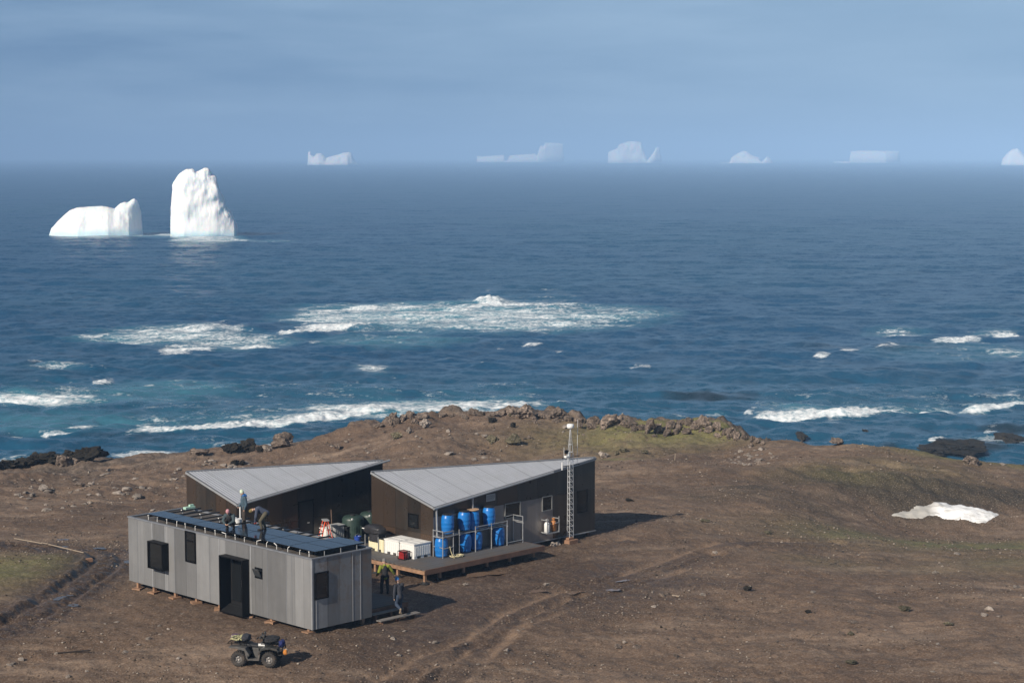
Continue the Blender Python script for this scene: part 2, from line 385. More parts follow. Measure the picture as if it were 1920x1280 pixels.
cliff=sstep(1,6,sstep(-3.5,-7,Z)*6)*(Y>120)*sstep(.0,.6,fbm2(X*.3,Y*.3,3,4.)+.35+sstep(-7,-10,Z))
put_attr(me,'green',np.clip(green+.25*nz*green,0,1).ravel()); put_attr(me,'moss',np.clip(moss*(1+.8*nz),0,1).ravel())
put_attr(me,'peat_shade',np.clip(peat_shade*(1+1.2*nz),0,1).ravel()); put_attr(me,'mud',mud.ravel()); put_attr(me,'rut',rut.ravel()); put_attr(me,'cliff',np.maximum(cliff,sstep(.12,.4,crg)).ravel())
gm,ns,ln,b=new_mat('tundra_soil'); nt=gm.node_tree; v=coords(nt)
big=tex(nt,v,.12,5,.6); mid=tex(nt,v,.7,6,.65); fine=tex(nt,v,7.,6,.7)
c=ramp(nt,big,[(.3,(.098,.060,.039)),(.5,(.148,.096,.064)),(.7,(.205,.139,.096))])
c=mixc(nt,ramp(nt,mid,[(.40,0.),(.70,.6)]),c,(.080,.052,.034))
str_=coords(nt,'Object',(.30,1.,1.)); st=tex(nt,str_,.40,8,.72); c=mixc(nt,ramp(nt,st,[(.50,0.),(.66,.75)]),c,(.30,.22,.16)); st2=tex(nt,str_,.9,7,.7); c=mixc(nt,ramp(nt,st2,[(.34,.38),(.48,0.)]),c,(.05,.033,.023))
c=mixc(nt,ramp(nt,fine,[(.5,0.),(.75,.55)]),c,(.20,.152,.115))
c=mixc(nt,ramp(nt,fine,[(.25,.6),(.45,0.)]),c,(.04,.027,.019))
gn=math_(nt,'MULTIPLY',attr(nt,'green'),ramp(nt,tex(nt,v,1.1,5,.7),[(.24,.25),(.48,1.)]))
c=mixc(nt,attr(nt,'peat_shade'),c,mixc(nt,mid,(.028,.022,.016),(.070,.056,.040))); c=mixc(nt,gn,c,mixc(nt,tex(nt,v,2.6,4,.6),(.085,.09,.027),(.23,.225,.068)))
ms=math_(nt,'MULTIPLY',attr(nt,'moss'),ramp(nt,tex(nt,v,.8,6,.7),[(.22,.35),(.48,1.)]))
c=mixc(nt,ms,c,mixc(nt,tex(nt,v,3.,4,.6),(.090,.088,.036),(.165,.158,.07)))
md=attr(nt,'mud'); c=mixc(nt,math_(nt,'MULTIPLY',md,.85),c,mixc(nt,mid,(.034,.021,.014),(.068,.042,.027)))
c=mixc(nt,math_(nt,'MULTIPLY',attr(nt,'rut'),.8),c,(.235,.158,.105))
cr=ramp(nt,tex(nt,v,1.5,7,.72),[(.32,(.022,.018,.015)),(.5,(.10,.078,.062)),(.68,(.235,.185,.15))]); c=mixc(nt,attr(nt,'cliff'),c,cr)
grit=tex(nt,v,13.,3,.75); c=mixc(nt,ramp(nt,grit,[(.54,0.),(.66,.7)]),c,(.30,.24,.19)); c=mixc(nt,ramp(nt,grit,[(.34,.75),(.44,0.)]),c,(.028,.02,.015))
# pebbles
vo=nt.nodes.new('ShaderNodeTexVoronoi'); vo.inputs['Scale'].default_value=5.5; ln.new(v,vo.inputs['Vector']); 
peb=ramp(nt,vo.outputs['Distance'],[(.10,1.),(.22,0.)]); 
pick=nt.nodes.new('ShaderNodeSeparateColor'); ln.new(vo.outputs['Color'],pick.inputs[0])
pk=math_(nt,'MULTIPLY',math_(nt,'GREATER_THAN',pick.outputs[0],.72),peb)
pk=math_(nt,'MULTIPLY',pk,ramp(nt,tex(nt,v,.45,4,.6),[(.4,.15),(.62,1.)]))
c=mixc(nt,pk,c,mixc(nt,pick.outputs[1],(.10,.08,.066),(.30,.25,.21)))
ln.new(c,b.inputs['Base Color'])
ln.new(ramp(nt,md,[(0.,.95),(1.,.5)]),b.inputs['Roughness']); b.inputs['Specular IOR Level'].default_value=.3
h=math_(nt,'ADD',math_(nt,'MULTIPLY',fine,.6),math_(nt,'ADD',mid,math_(nt,'MULTIPLY',pk,.5)))
chop(nt,b,[(v,16.,.95,2),(v,5.,.6,3),(v,1.6,.45,3)])
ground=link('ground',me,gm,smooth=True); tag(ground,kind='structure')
def gz(x,y): return float(terrain(np.array([x]),np.array([y]))[0])
def on_ground(px,py):
    """where the line of sight through a surveyed pixel meets the ground"""
    r=ray(px,py); lo=55.; hi=None
    ks=np.linspace(60,190,900); p=r[None]*(ks/r[1])[:,None]; zz=terrain(p[:,0],p[:,1]); hit=np.nonzero(p[:,2]+EYE<=zz)[0]
    k=ks[hit[0]] if len(hit) else 185.
    q=r*(k/r[1]); return np.array([q[0],q[1],gz(q[0],q[1])])
# ------------------------------------------------------------------ sea
rs=np.random.default_rng(4)
def sea_sheet():
    a=np.concatenate([np.linspace(-.75,-.29,40,endpoint=False),np.linspace(-.29,.29,1000),np.linspace(.30,.75,40)])
    g=np.concatenate([np.full(760,.0026),np.geomspace(.0026,.022,260),np.full(74,.022)]); d=105*np.exp(np.cumsum(g)); d=d[d<21000]
    X,Y,f=polar(d,a); step=np.gradient(d)[:,None]; Dm=d[:,None]
    Z=np.zeros_like(X); lost=np.zeros((len(d),1))
    NF=[noise2(X/l,Y/l,l) for l in (14.,25.,45.,80.,140.,260.)]
    # wind sea and swell: the crests run along the shore; what the sheet cannot carry far out becomes roughness
    for i in range(60):
        lam=1.7*(50/1.7)**(rs.random()**1.15); k=2*math.pi/lam
        th=R(-96)+rs.normal()*R(48 if lam<10 else 24); amp=WAVE*lam*(.6+.8*rs.random())/(1+(lam/5.)**1.45)
        q=k*(X*math.cos(th)+Y*math.sin(th))+rs.random()*6.28+(1.6+1.2*rs.random())*NF[min(5,max(0,int(math.log(lam*4/14.)/.6)))]*rs.choice([-1,1])+1.5*NF[i%6]
        fade=np.clip((lam/step-2.2)/4.,0,1); env=.45+1.1*np.clip(NF[(i*5+2)%6]+.45,0,1)
        Z+=amp*fade*env*(np.sin(q)+.3*np.cos(2*q)); lost+= .5*(amp*k*.8)**2*(1-fade**2)
    for lam,amp,th in ((46,.16,-97),(31,.12,-88),(62,.13,-102)):
        k=2*math.pi/lam; t=R(th); q=k*(X*math.cos(t)+Y*math.sin(t))+2.4*NF[4]+1.2*NF[2]
        Z+=amp*np.clip((lam/step-2)/3,0,1)*(np.sin(q)+.3*np.cos(2*q))*(.5+.9*np.clip(NF[int(lam)%3+2]+.4,0,1))
    px,py=pixel(X,Y,np.full_like(X,SEA))
    return X,Y,Z,f,px,py,np.sqrt(lost)+0*X
X,Y,Z,fc,QX,QY,LOST=sea_sheet()
wob=fbm2(X*.045,Y*.045,4,31.)             # wander of the foam edges
wobf=fbm2(X*.18,Y*.18,3,33.)
foam=np.zeros_like(X); aer=np.zeros_like(X); dark=np.zeros_like(X); lift=np.zeros_like(X)
crestw=3.*fbm2(X*.03,Y*.03,3,51.)+2.2*fbm2(X*.16,Y*.16,3,52.)
def seg(pts,w0,w1,amt,rise=0.,tail=0.,tail_amt=.5,gap=0.):
    """a breaking crest surveyed as pixel points on the water: sharp shoreward lip, foam thinning out to seaward"""
    global foam,lift,aer
    xs=np.array([p[0] for p in pts],float); ys=np.array([p[1] for p in pts],float); sc=np.clip((ys.mean()-250)/520,.35,1.)
    yc=np.interp(QX,xs,ys); e=min(40.,(xs[-1]-xs[0])*.3); inside=sstep(xs[0]-4,xs[0]+e,QX+wobf*14)*sstep(xs[-1]+4,xs[-1]-e,QX+wobf*14)
    t=(QX-xs[0])/(xs[-1]-xs[0]); w=(w0+(w1-w0)*np.clip(t,0,1))*(1+.5*wobf+.5*wob)*(.35+.65*inside)
    g=np.ones_like(QX) if not gap else sstep(-gap,.25-gap,fbm2(X*.09,X*0+3.,3,xs[0]))
    dy=QY-yc-crestw*sc-w*.25
    prof=sstep(1.6,-.6,dy)*np.where(dy>-w*.55,1.,np.exp((dy+w*.55)/(w*.5+.6)))
    foam=np.maximum(foam,amt*inside*prof*g)
    if tail: foam=np.maximum(foam,tail_amt*inside*sstep(1,-1,dy)*np.exp(np.minimum(dy,0)/tail)); aer=np.maximum(aer,.8*inside*sstep(3,-1,dy)*np.exp(np.minimum(dy,0)/(tail*1.3)))
    if rise: lift=np.maximum(lift,rise*inside*g*np.exp(-((dy+w*.35)/(w*.45+1.))**2)*(1+.8*wobf))
def patch(cx,cy,rx,ry,amt,air=.8,p=1.):
    global foam,aer
    q=1-((QX-cx+40*wob)/rx)**2-((QY-cy+3.*wob)/ry)**2
    foam=np.maximum(foam,amt*np.clip(q,0,1)**p); aer=np.maximum(aer,air*np.clip(q+.25,0,1)**.8)
# reef patch in the middle
patch(870,595,370,29,.62,1.,.5); patch(590,594,75,17,.8,.8,.6); patch(1120,588,160,17,.5,.7,.7); patch(760,583,150,9,.62,.5); patch(960,602,210,18,.62,1.)
seg([(560,588),(640,582),(760,579),(880,574),(1095,571)],4,4,.8,0,0); seg([(850,580),(885,577),(930,573),(985,575),(1060,575),(1100,573)],13,3,1.,1.0,9,.8)
seg([(884,574),(905,570),(932,569),(960,574)],17,9,.95,1.5)
seg([(508,628),(560,622),(620,617),(680,611),(728,607)],9,10,1.,1.,6,.6)
patch(330,630,200,17,.66,.75,.6); patch(430,640,160,16,.55,.6); seg([(283,655),(340,655),(420,653)],9,7,.95,.35); seg([(425,650),(480,649),(536,650)],5,5,.95,.4)
seg([(135,634),(180,630),(230,622)],9,6,.8); seg([(240,624),(300,620),(420,616),(480,616)],6,5,.7)
seg([(164,719),(188,715),(213,713)],13,9,1.,1.0); patch(60,752,165,15,.72,.9,.6); seg([(-40,756),(60,752),(190,742)],10,5,.9,.3,12,.6)
patch(80,790,230,22,.0,.55); patch(300,735,160,26,.05,.6); patch(120,690,60,6,.45,.4)
patch(705,694,36,9,.66,.4); patch(740,640,150,14,.25,.6)
seg([(225,813),(300,807),(370,803),(450,799),(530,793),(575,786),(640,781),(700,772),(760,768)],15,15,1.,.9,20,.72,.9)
seg([(770,777),(850,770),(930,767),(1020,761)],17,9,1.,.8,16,.6); patch(880,762,180,16,.8,.7,.6); patch(690,772,140,14,.72,.6,.6)
seg([(125,806),(150,803),(178,799)],6,6,.95,.5); seg([(62,815),(100,813),(150,812)],3,3,.75); seg([(-10,818),(40,815)],3,3,.6)
seg([(1405,781),(1470,782),(1530,779),(1600,777),(1660,776),(1720,773),(1795,769)],14,11,1.,.9,14,.62,.75); patch(1520,770,90,12,.55,.7); seg([(1620,777),(1690,775),(1750,772),(1800,769)],13,12,1.,.8,8,.5); seg([(1785,769),(1850,764),(1945,752)],13,12,1.,.8,10,.5)
seg([(1730,645),(1790,642),(1857,634)],6,9,1.,.8,5,.4); seg([(1850,631),(1880,627),(1908,627)],4,9,1.,.5); patch(1855,622,50,9,.55,.4)
seg([(1528,668),(1558,665)],4,5,.85,.3); seg([(1566,660),(1612,658)],4,6,.8,.4); seg([(1640,653),(1682,648)],5,7,.9,.4)
patch(1680,622,75,8,.5,.4); patch(1890,662,70,7,.5,.5); patch(1780,660,160,20,.12,.35)
seg([(1735,832),(1760,827),(1785,827)],8,5,1.,.4); seg([(1850,818),(1880,810)],7,5,.9,.3); patch(1870,822,70,6,.6,.3); seg([(1400,771),(1418,775)],6,6,.9,.3); patch(1350,778,26,7,.7,.3)
for x0,y0,x1,y1,w in ((1180,692,1225,690,4),(1035,662,1060,659,4),(905,684,915,683,4),(925,655,935,655,3),(1055,756,1065,755,3),(985,652,1010,650,3),(840,673,850,672,3),(48,681,84,680,4),(275,726,288,725,4),(580,646,600,645,4),(570,757,600,756,3)): seg([(x0-4,y0),(x1+4,y1)],w*.8,w*.8,.60,.3)
# wash along the rocks
for pts,w in (([(200,858),(300,850),(340,852),(480,842)],9),([(-20,868),(40,862),(90,858)],8),([(1175,800),(1230,797),(1290,794)],8),([(480,840),(520,836)],4)): seg(pts,w,w,.85,0,8,.5)
# round the two near bergs
patch(165,441,85,7,.6,.9); patch(290,440,70,6,.7,1.); patch(390,449,75,5,.75,1.,.6); patch(480,451,75,3,.4,.6); patch(400,456,60,6,.3,.4)
for cx,cy,rx,ry,a in ((1340,742,90,14,.8),(1740,842,90,14,1.),(1830,832,110,11,1.),(1890,806,60,7,.8),(1310,790,60,8,.5),(1490,842,80,6,.8),(560,822,130,10,.45),(640,806,120,8,.4),(230,820,120,10,.5),(1600,690,160,7,.35),(1660,651,190,8,.5),(350,640,0.1,1,0)):
    q=1-((QX-cx+30*wob)/max(rx,1))**2-((QY-cy+2.5*wob)/ry)**2; dark=np.maximum(dark,a*np.clip(q,0,1)**.6)
dark*=sstep(-.35,.25,wobf+.15)
patches=fbm2(X*.006,Y*.006,3,41.)
shallow=sstep(620,790,QY)*.5+.25*sstep(0,.5,patches)
me=mesh_np('sea',np.stack([X,Y,Z+lift*.30*(.6+.8*np.clip(.5+fbm2(X*1.1,Y*1.1,3,91.),0,1.2))+SEA],-1).reshape(-1,3),fc[:,::-1])
put_attr(me,'lost',LOST.ravel()); put_attr(me,'foam',np.clip(foam,0,1).ravel()); put_attr(me,'aer',np.clip(aer,0,1).ravel()); put_attr(me,'kelp',np.clip(dark,0,1).ravel()); put_attr(me,'shallow',np.clip(shallow,0,1).ravel())
sm,ns,ln,b=new_mat('sea_water'); nt=sm.node_tree; v=coords(nt)
vs=coords(nt,'Object',(.45,1.,1.))
c=mixc(nt,tex(nt,vs,.03,3,.5),WATER_A,WATER_B)
c=mixc(nt,math_(nt,'MULTIPLY',attr(nt,'shallow'),.8),c,WATER_S)
lace1=tex(nt,vs,.34,7,.7); lace2=tex(nt,v,1.5,5,.7)
ar=math_(nt,'MULTIPLY',attr(nt,'aer'),ramp(nt,tex(nt,vs,.09,4,.6),[(.3,.35),(.65,1.)]))
c=mixc(nt,math_(nt,'MULTIPLY',ar,.75),c,(.11,.33,.40))
c=mixc(nt,attr(nt,'kelp'),c,mixc(nt,lace1,(.006,.012,.016),(.02,.026,.026)))
fo=attr(nt,'foam'); lace=math_(nt,'ADD',math_(nt,'MULTIPLY',lace1,.6),math_(nt,'MULTIPLY',lace2,.4))
t=math_(nt,'ADD',math_(nt,'MULTIPLY',fo,1.05),math_(nt,'SUBTRACT',math_(nt,'MULTIPLY',lace,4.4),2.50))
fm=ramp(nt,t,[(.02,0.),(.30,.45),(.72,1.)]); fm=math_(nt,'MULTIPLY',fm,math_(nt,'GREATER_THAN',fo,.015))
c=mixc(nt,fm,c,mixc(nt,ramp(nt,lace2,[(.35,0.),(.6,1.)]),(.52,.62,.67),(.86,.88,.89)))
ln.new(c,b.inputs['Base Color']); b.inputs['IOR'].default_value=1.33
wr=math_(nt,'ADD',WATER_R,math_(nt,'MULTIPLY',attr(nt,'lost'),1.1)); wm=nt.nodes.new('ShaderNodeMix'); ln.new(fm,wm.inputs[0]); ln.new(wr,wm.inputs[2]); wm.inputs[3].default_value=.85; ln.new(wm.outputs[0],b.inputs['Roughness'])
ln.new(ramp(nt,fm,[(0.,.5),(1.,.15)]),b.inputs['Specular IOR Level'])
calm=math_(nt,'ADD',.55,math_(nt,'MULTIPLY',tex(nt,coords(nt,'Object',(.25,1,1)),.012,3,.5),.9))
vh=coords(nt,'Object',(.95,1.,1.)); vl=coords(nt,'Object',(.7,1.,1.))
chop(nt,b,[(vh,1.7,CHOP*.55,3),(vh,.62,CHOP*.6,3),(vl,.24,CHOP*.42,3),(vl,.06,CHOP*.22,2)],calm)
sea=link('sea',me,sm,smooth=True); tag(sea,kind='structure')
# ------------------------------------------------------------------ icebergs
im,ns,ln,b=new_mat('glacier_ice'); nt=im.node_tree; b.inputs['Subsurface Weight'].default_value=.6; b.inputs['Subsurface Radius'].default_value=(1.,1.6,2.2); b.inputs['Subsurface Scale'].default_value=1.5; v=coords(nt,'Object')
g1=tex(nt,coords(nt,'Object',(1,1,1.3)),.10,7,.6); g2=tex(nt,coords(nt,'Object',(1,1,2.5)),.03,4,.5)
c=ramp(nt,g1,[(.3,(.82,.90,.94)),(.5,(.92,.94,.95)),(.7,(.95,.96,.96))]); c=mixc(nt,ramp(nt,g2,[(.55,0.),(.75,.35)]),c,(.62,.80,.90))
gz_=nt.nodes.new('ShaderNodeSeparateXYZ'); ln.new(coords(nt),gz_.inputs[0])
c=mixc(nt,ramp(nt,math_(nt,'MULTIPLY',gz_.outputs[2],.2),[(.25,.55),(.6,0.)]),c,(.45,.74,.84))
ln.new(c,b.inputs['Base Color']); b.inputs['Roughness'].default_value=.7; b.inputs['Specular IOR Level'].default_value=.2
bump(nt,math_(nt,'ADD',g1,math_(nt,'MULTIPLY',tex(nt,v,.5,5,.6),.3)),.25,.6,b)
def iceberg(name,base_y,prof,label,depth,off=None,p=3.2,rough=1.,nx=150,na=48,group=None,lean=0.,soft=0.,ends=(.22,.22)):
    xs=np.array([q[0] for q in prof],float); hs=np.array([q[1] for q in prof],float)
    c=on_z((xs[0]+xs[-1])/2,base_y,SEA); k=np.linalg.norm(c-np.array([0,0,EYE]))/F
    u=np.unique(np.concatenate([np.linspace(xs[0],xs[-1],nx),xs])); top=np.interp(u,xs,hs)
    n=len(u); ph=np.linspace(0,math.pi,na); co,si=np.cos(ph),np.sin(ph)
    cy_=-np.sign(co)*np.abs(co)**(2/p); cz=np.abs(si)**(2/p)
    wid=(xs[-1]-xs[0])*k
    endt=np.clip(np.minimum((u-xs[0])/ends[0],(xs[-1]-u)/ends[1])/(xs[-1]-xs[0]),.03,1)**.55
    D=depth*wid*endt
    o=np.interp(u,[q[0] for q in off],[q[1]*k for q in off]) if off else np.zeros(n)
    Xv=((u-(xs[0]+xs[-1])/2)*k)[:,None]+0*cy_[None]
    tops=top
    if soft:
        kx=(u[:,None]-u[None])/((xs[-1]-xs[0])*soft); kw=np.exp(-kx**2)*np.gradient(u)[None]; dil=np.array([top[np.abs(u-q)<(xs[-1]-xs[0])*.028].max() for q in u]); tops=np.minimum((kw*dil[None]).sum(1)/kw.sum(1),top*1.3+3)
    Zv=(tops*k)[:,None]*cz[None]-((tops-top)*k)[:,None]*sstep(.80,1.,cz)[None]*cz[None]
    Yv=D[:,None]*cy_[None]*(1-.18*cz[None])+o[:,None]+lean*Zv
    s=4./wid; amp=wid*.03*rough*np.clip(Zv/(hs.max()*k)*3,0.12,1)
    f1=fbm3(Xv*s,Yv*s,Zv*s,5,.5); f2=fbm3(Xv*s+9,Yv*s*1.,Zv*s+4,5,.5)
    rid=1-2*np.abs(fbm3(Xv*s*.45,Yv*s*.45,Zv*s*.45+20,3))
    Yv=Yv+amp*1.6*f1+amp*rid*.9; Xv=Xv+amp*.6*f2; Zv=Zv*(1+.05*rough*f2)-1.0*(cz[None]<.02)*1.2
    i=np.arange(n*na).reshape(n,na); f=np.stack([i[:-1,:-1],i[1:,:-1],i[1:,1:],i[:-1,1:]],-1).reshape(-1,4)
    me=mesh_np(name,np.stack([Xv,Yv,Zv],-1).reshape(-1,3),f)
    bm=bmesh.new(); bm.from_mesh(me); bmesh.ops.holes_fill(bm,edges=[e for e in bm.edges if e.is_boundary],sides=0); bmesh.ops.recalc_face_normals(bm,faces=bm.faces); bm.to_mesh(me); bm.free()
    ob=link(name,me,im,smooth=True); ob.location=(c[0],c[1]+max(D)*.9,SEA-.2); ob.rotation_euler[2]=-math.atan2(c[0],c[1])
    return tag(ob,label,'iceberg',group)
iceberg('iceberg',445,[(314,0),(315,28),(316.5,52),(318,76),(319,97),(322,104),(329,113),(338,121),(347,126),(356,129),(359,128),(362,122),(368,124),(378,128),(386,126),(392,119),(400,114),(402,101),(407,84),(413,72),(420,55),(428,44),(432,32),(438,18),(439,0)],
  'tall white tower of ice standing in the sea beside a low domed berg',.36,off=[(315,6),(340,-4),(385,0),(400,3),(438,15)],p=2.7,rough=.85,nx=230,na=90,soft=.05,ends=(.12,.06))
iceberg('iceberg',443,[(84,0),(88,11),(93,18),(100,27),(111,38),(122,47),(135,52),(160,54),(180,55.5),(192,54),(200,51),(204,50),(209,55),(215,60),(222,62),(227,61),(230,62),(234,65.5),(239,67),(244,63),(248,53),(251,38),(253,20),(254,8),(255,0)],
  'low white berg with a long rounded back and a joined hump at its right end',.34,off=[(84,0),(190,0),(215,10),(252,22)],p=2.3,rough=.55,nx=200,na=80,soft=.022,ends=(.3,.16))
FARG='icebergs along the hazy horizon'
iceberg('iceberg',309.6,[(575,0),(576,15),(577,23),(580,27),(582,20),(587,16),(592,21),(599,22),(604,19),(610,13),(614,15),(630,19),(641,23),(652,24),(656,22),(659,15),(664,7),(671,0)],
  'brightest of the far bergs, two white humps with a thin spike at its left end',.25,rough=.8,nx=120,na=30,group=FARG)
iceberg('iceberg',304.5,[(894,0),(895,12),(905,11),(930,13),(945,14),(947,3),(951,3),(956,13),(985,15),(1003,16),(1007,13),(1010,22),(1014,31),(1020,31),(1022,36.5),(1040,36),(1055,34),(1056.5,14),(1058,0)],
  'long low far berg rising to a big square block at its right end',.12,p=5,rough=.35,nx=160,na=30,group=FARG)
iceberg('iceberg',305.5,[(1141,0),(1142,19),(1147,23),(1158,26),(1162,34),(1175,39),(1190,40),(1203,38),(1210,19),(1214,5),(1218,8),(1225,18),(1231,29),(1237,29),(1239,15),(1241,12),(1242,0)],
  'tall grooved far berg with a separate small pinnacle at its right side',.25,p=4,rough=.8,nx=140,na=30,group=FARG)
iceberg('iceberg',306.5,[(1352,0),(1353,1),(1370,1),(1374,11),(1384,18),(1395,23),(1402,22),(1412,15),(1425,11),(1430,3),(1440,13),(1446,8),(1451,0)],
  'faint small peaked far berg sloping down to jagged teeth',.2,p=3,rough=.8,nx=110,na=28,group=FARG)
iceberg('iceberg',305.5,[(1570,0),(1571,1.8),(1599,2.2),(1601,22),(1640,22.5),(1689,21.5),(1690,4),(1691,0)],
  'flat topped tabular far berg with straight sides like a long slab',.25,p=7,rough=.2,nx=120,na=28,group=FARG)
iceberg('iceberg',310,[(1884,0),(1886,11),(1893,21),(1903,29),(1912,30),(1920,23),(1930,13),(1942,0)],
  'pointed far berg cut off by the right edge of the view',.35,p=3,rough=.6,nx=80,na=28,group=FARG)
# ------------------------------------------------------------------ snow patch and puddles
def in_poly(x,y,poly):
    r=np.zeros(x.shape,bool); n=len(poly)
    for i in range(n):
        x0,y0=poly[i]; x1,y1=poly[(i+1)%n]
        c=((y0>y)!=(y1>y))&(x<(x1-x0)*(y-y0)/((y1-y0) if y1!=y0 else 1e-9)+x0); r^=c
    return r
def sheet(name,poly,step,zfun):
    xs=[p[0] for p in poly]; ys=[p[1] for p in poly]
    gx=np.arange(min(xs)-step,max(xs)+step*2,step); gy=np.arange(min(ys)-step,max(ys)+step*2,step)
    Xg,Yg=np.meshgrid(gx,gy,indexing='ij'); jx=Xg+.5*fbm2(Xg*1.1,Yg*1.1,3,3.)*min(1.,step*6); jy=Yg+.5*fbm2(Xg*1.1,Yg*1.1,3,8.)*min(1.,step*6)
    ins=in_poly(jx,jy,poly); ed=polydist(jx,jy,list(poly)+[poly[0]])
    Zg=zfun(Xg,Yg,ed,ins); n,m=Xg.shape; i=np.arange(n*m).reshape(n,m)
    f=np.stack([i[:-1,:-1],i[1:,:-1],i[1:,1:],i[:-1,1:]],-1).reshape(-1,4); keep=ins.ravel()[f].sum(1)>=1; f=f[keep]
    used,inv=np.unique(f,return_inverse=True); vs=np.stack([Xg,Yg,Zg],-1).reshape(-1,3)[used]
    return mesh_np(name,vs,inv.reshape(-1,4)),used,Xg.ravel()[used],Yg.ravel()[used]
sp=[tuple(on_ground(a,b)[:2]) for a,b in ((1666,967),(1684,961),(1705,958),(1718,951),(1752,942),(1800,949),(1842,955),(1878,966),(1862,974),(1838,982),(1790,976),(1755,970),(1718,973))]
me,us,sxv,syv=sheet('snow_patch',sp,.07,lambda x,y,e,i: terrain(x,y)+np.where(i,.03+.13*sstep(0,.8,e)+.035*fbm2(x*1.2-y*1.4,y*.4+x*.2,4,6.),-.06))
px_,py_=pixel(sxv,syv,np.zeros(len(sxv))-.9); put_attr(me,'dirty',np.clip(sstep(1752,1722,px_+1.2*(py_-957))+.15*sstep(972,982,py_),0,1))
snm,ns,ln,b=new_mat('old_snow'); nt=snm.node_tree; v=coords(nt,'Object',(1,1,1))
r_=nt.nodes.new('ShaderNodeMapping'); r_.inputs['Rotation'].default_value=(0,0,R(40)); r_.inputs['Scale'].default_value=(.5,2.6,1); ln.new(coords(nt),r_.inputs[0])
st=tex(nt,r_.outputs[0],1.6,6,.65)
c=ramp(nt,st,[(.36,(.42,.42,.41)),(.47,(.76,.77,.78)),(.60,(.90,.91,.92))]); c=mixc(nt,ramp(nt,tex(nt,v,.5,4,.6),[(.62,0.),(.8,.35)]),c,(.60,.60,.38))
c=mixc(nt,math_(nt,'MULTIPLY',attr(nt,'dirty'),.8),c,(.36,.34,.30)); ln.new(c,b.inputs['Base Color']); b.inputs['Roughness'].default_value=.75; chop(nt,b,[(r_.outputs[0],1.6,.8,4)])
tag(link('snow_patch',me,snm,smooth=True),'white patch of old melting snow in the grassy hollow below the mound','snow patch')
pm,ns,ln,b=new_mat('puddle_water'); b.inputs['Base Color'].default_value=(.085,.070,.062,1); b.inputs['Roughness'].default_value=.18; b.inputs['IOR'].default_value=1.33
pbm=paint('muddy_water',(.20,.135,.095),.15,var=.2,scale=1.5)
def puddle(px,py,rx,ry,ang=0.,mat=pm,lift=.012):
    c=on_ground(px,py); e=[]
    ry=ry*.7; rx=rx*.85; ex=rx/F*c[1]; ey=abs(on_z(px,py-ry,c[2])[1]-on_z(px,py+ry,c[2])[1])/2
    for i in range(22):
        a=6.2832*i/22; q=1+.22*math.sin(2*a+px)+.16*math.sin(3*a+py)
        x,y=ex*q*math.cos(a),ey*q*math.sin(a); e.append((c[0]+x*math.cos(ang)-y*math.sin(ang),c[1]+x*math.sin(ang)+y*math.cos(ang)))
    z=c[2]+lift
    me,_,_,_=sheet('puddle',e,.06,lambda x,y,ed,i: np.full_like(x,z))
    tag(link('puddle',me,mat,smooth=True),kind='structure')
for p in ((118,1012,17,2.6),(192,1029,16,2.2),(124,1026,8,1.6),(112,1122,10,5.,R(-12)),(130,1116,6,3.),(139,1136,9,4.),(237,1054,7,2.5)): puddle(*p[:4],ang=p[4] if len(p)>4 else 0)
for p in ((1163,1091,20,2.),(1146,1108,15,2.),(905,1076,46,5.),(1010,1110,22,2.5),(1075,1113,26,2.)): puddle(*p,mat=pbm,lift=.012,ang=R(28) if p[0]!=905 else R(20))
# ------------------------------------------------------------------ rocks
def rock_mat(name,lo,hi,lichen,la):
    m,ns,ln,b=new_mat(name); nt=m.node_tree; v=coords(nt,'Object')
    oi=nt.nodes.new('ShaderNodeObjectInfo')
    off=nt.nodes.new('ShaderNodeVectorMath'); off.operation='ADD'; ln.new(v,off.inputs[0]); ln.new(oi.outputs['Location'],off.inputs[1]); v=off.outputs[0]
    n=tex(nt,v,1.6,8,.7); c=ramp(nt,n,[(.3,lo),(.68,hi)])
    f=ramp(nt,tex(nt,v,3.2,6,.65),[(.5,0.),(.64,la)]); c=mixc(nt,f,c,lichen)
    vr=math_(nt,'ADD',.7,math_(nt,'MULTIPLY',oi.outputs['Random'],.6)); hs=nt.nodes.new('ShaderNodeHueSaturation'); ln.new(vr,hs.inputs['Value']); ln.new(c,hs.inputs['Color'])
    ln.new(hs.outputs[0],b.inputs['Base Color']); b.inputs['Roughness'].default_value=.9; b.inputs['Specular IOR Level'].default_value=.25
    bump(nt,math_(nt,'ADD',n,math_(nt,'MULTIPLY',tex(nt,v,7,5,.7),.4)),.9,.12,b); return m
RM=rock_mat('weathered_rock',(.05,.04,.033),(.20,.155,.125),(.34,.27,.22),.75)
RD=rock_mat('dark_shore_rock',(.006,.006,.0055),(.030,.026,.021),(.05,.038,.022),.5)
RP=rock_mat('pale_stone',(.15,.12,.10),(.38,.33,.285),(.46,.42,.38),.6)
RG=rock_mat('mossy_rock',(.04,.036,.022),(.13,.115,.07),(.26,.22,.17),.5)
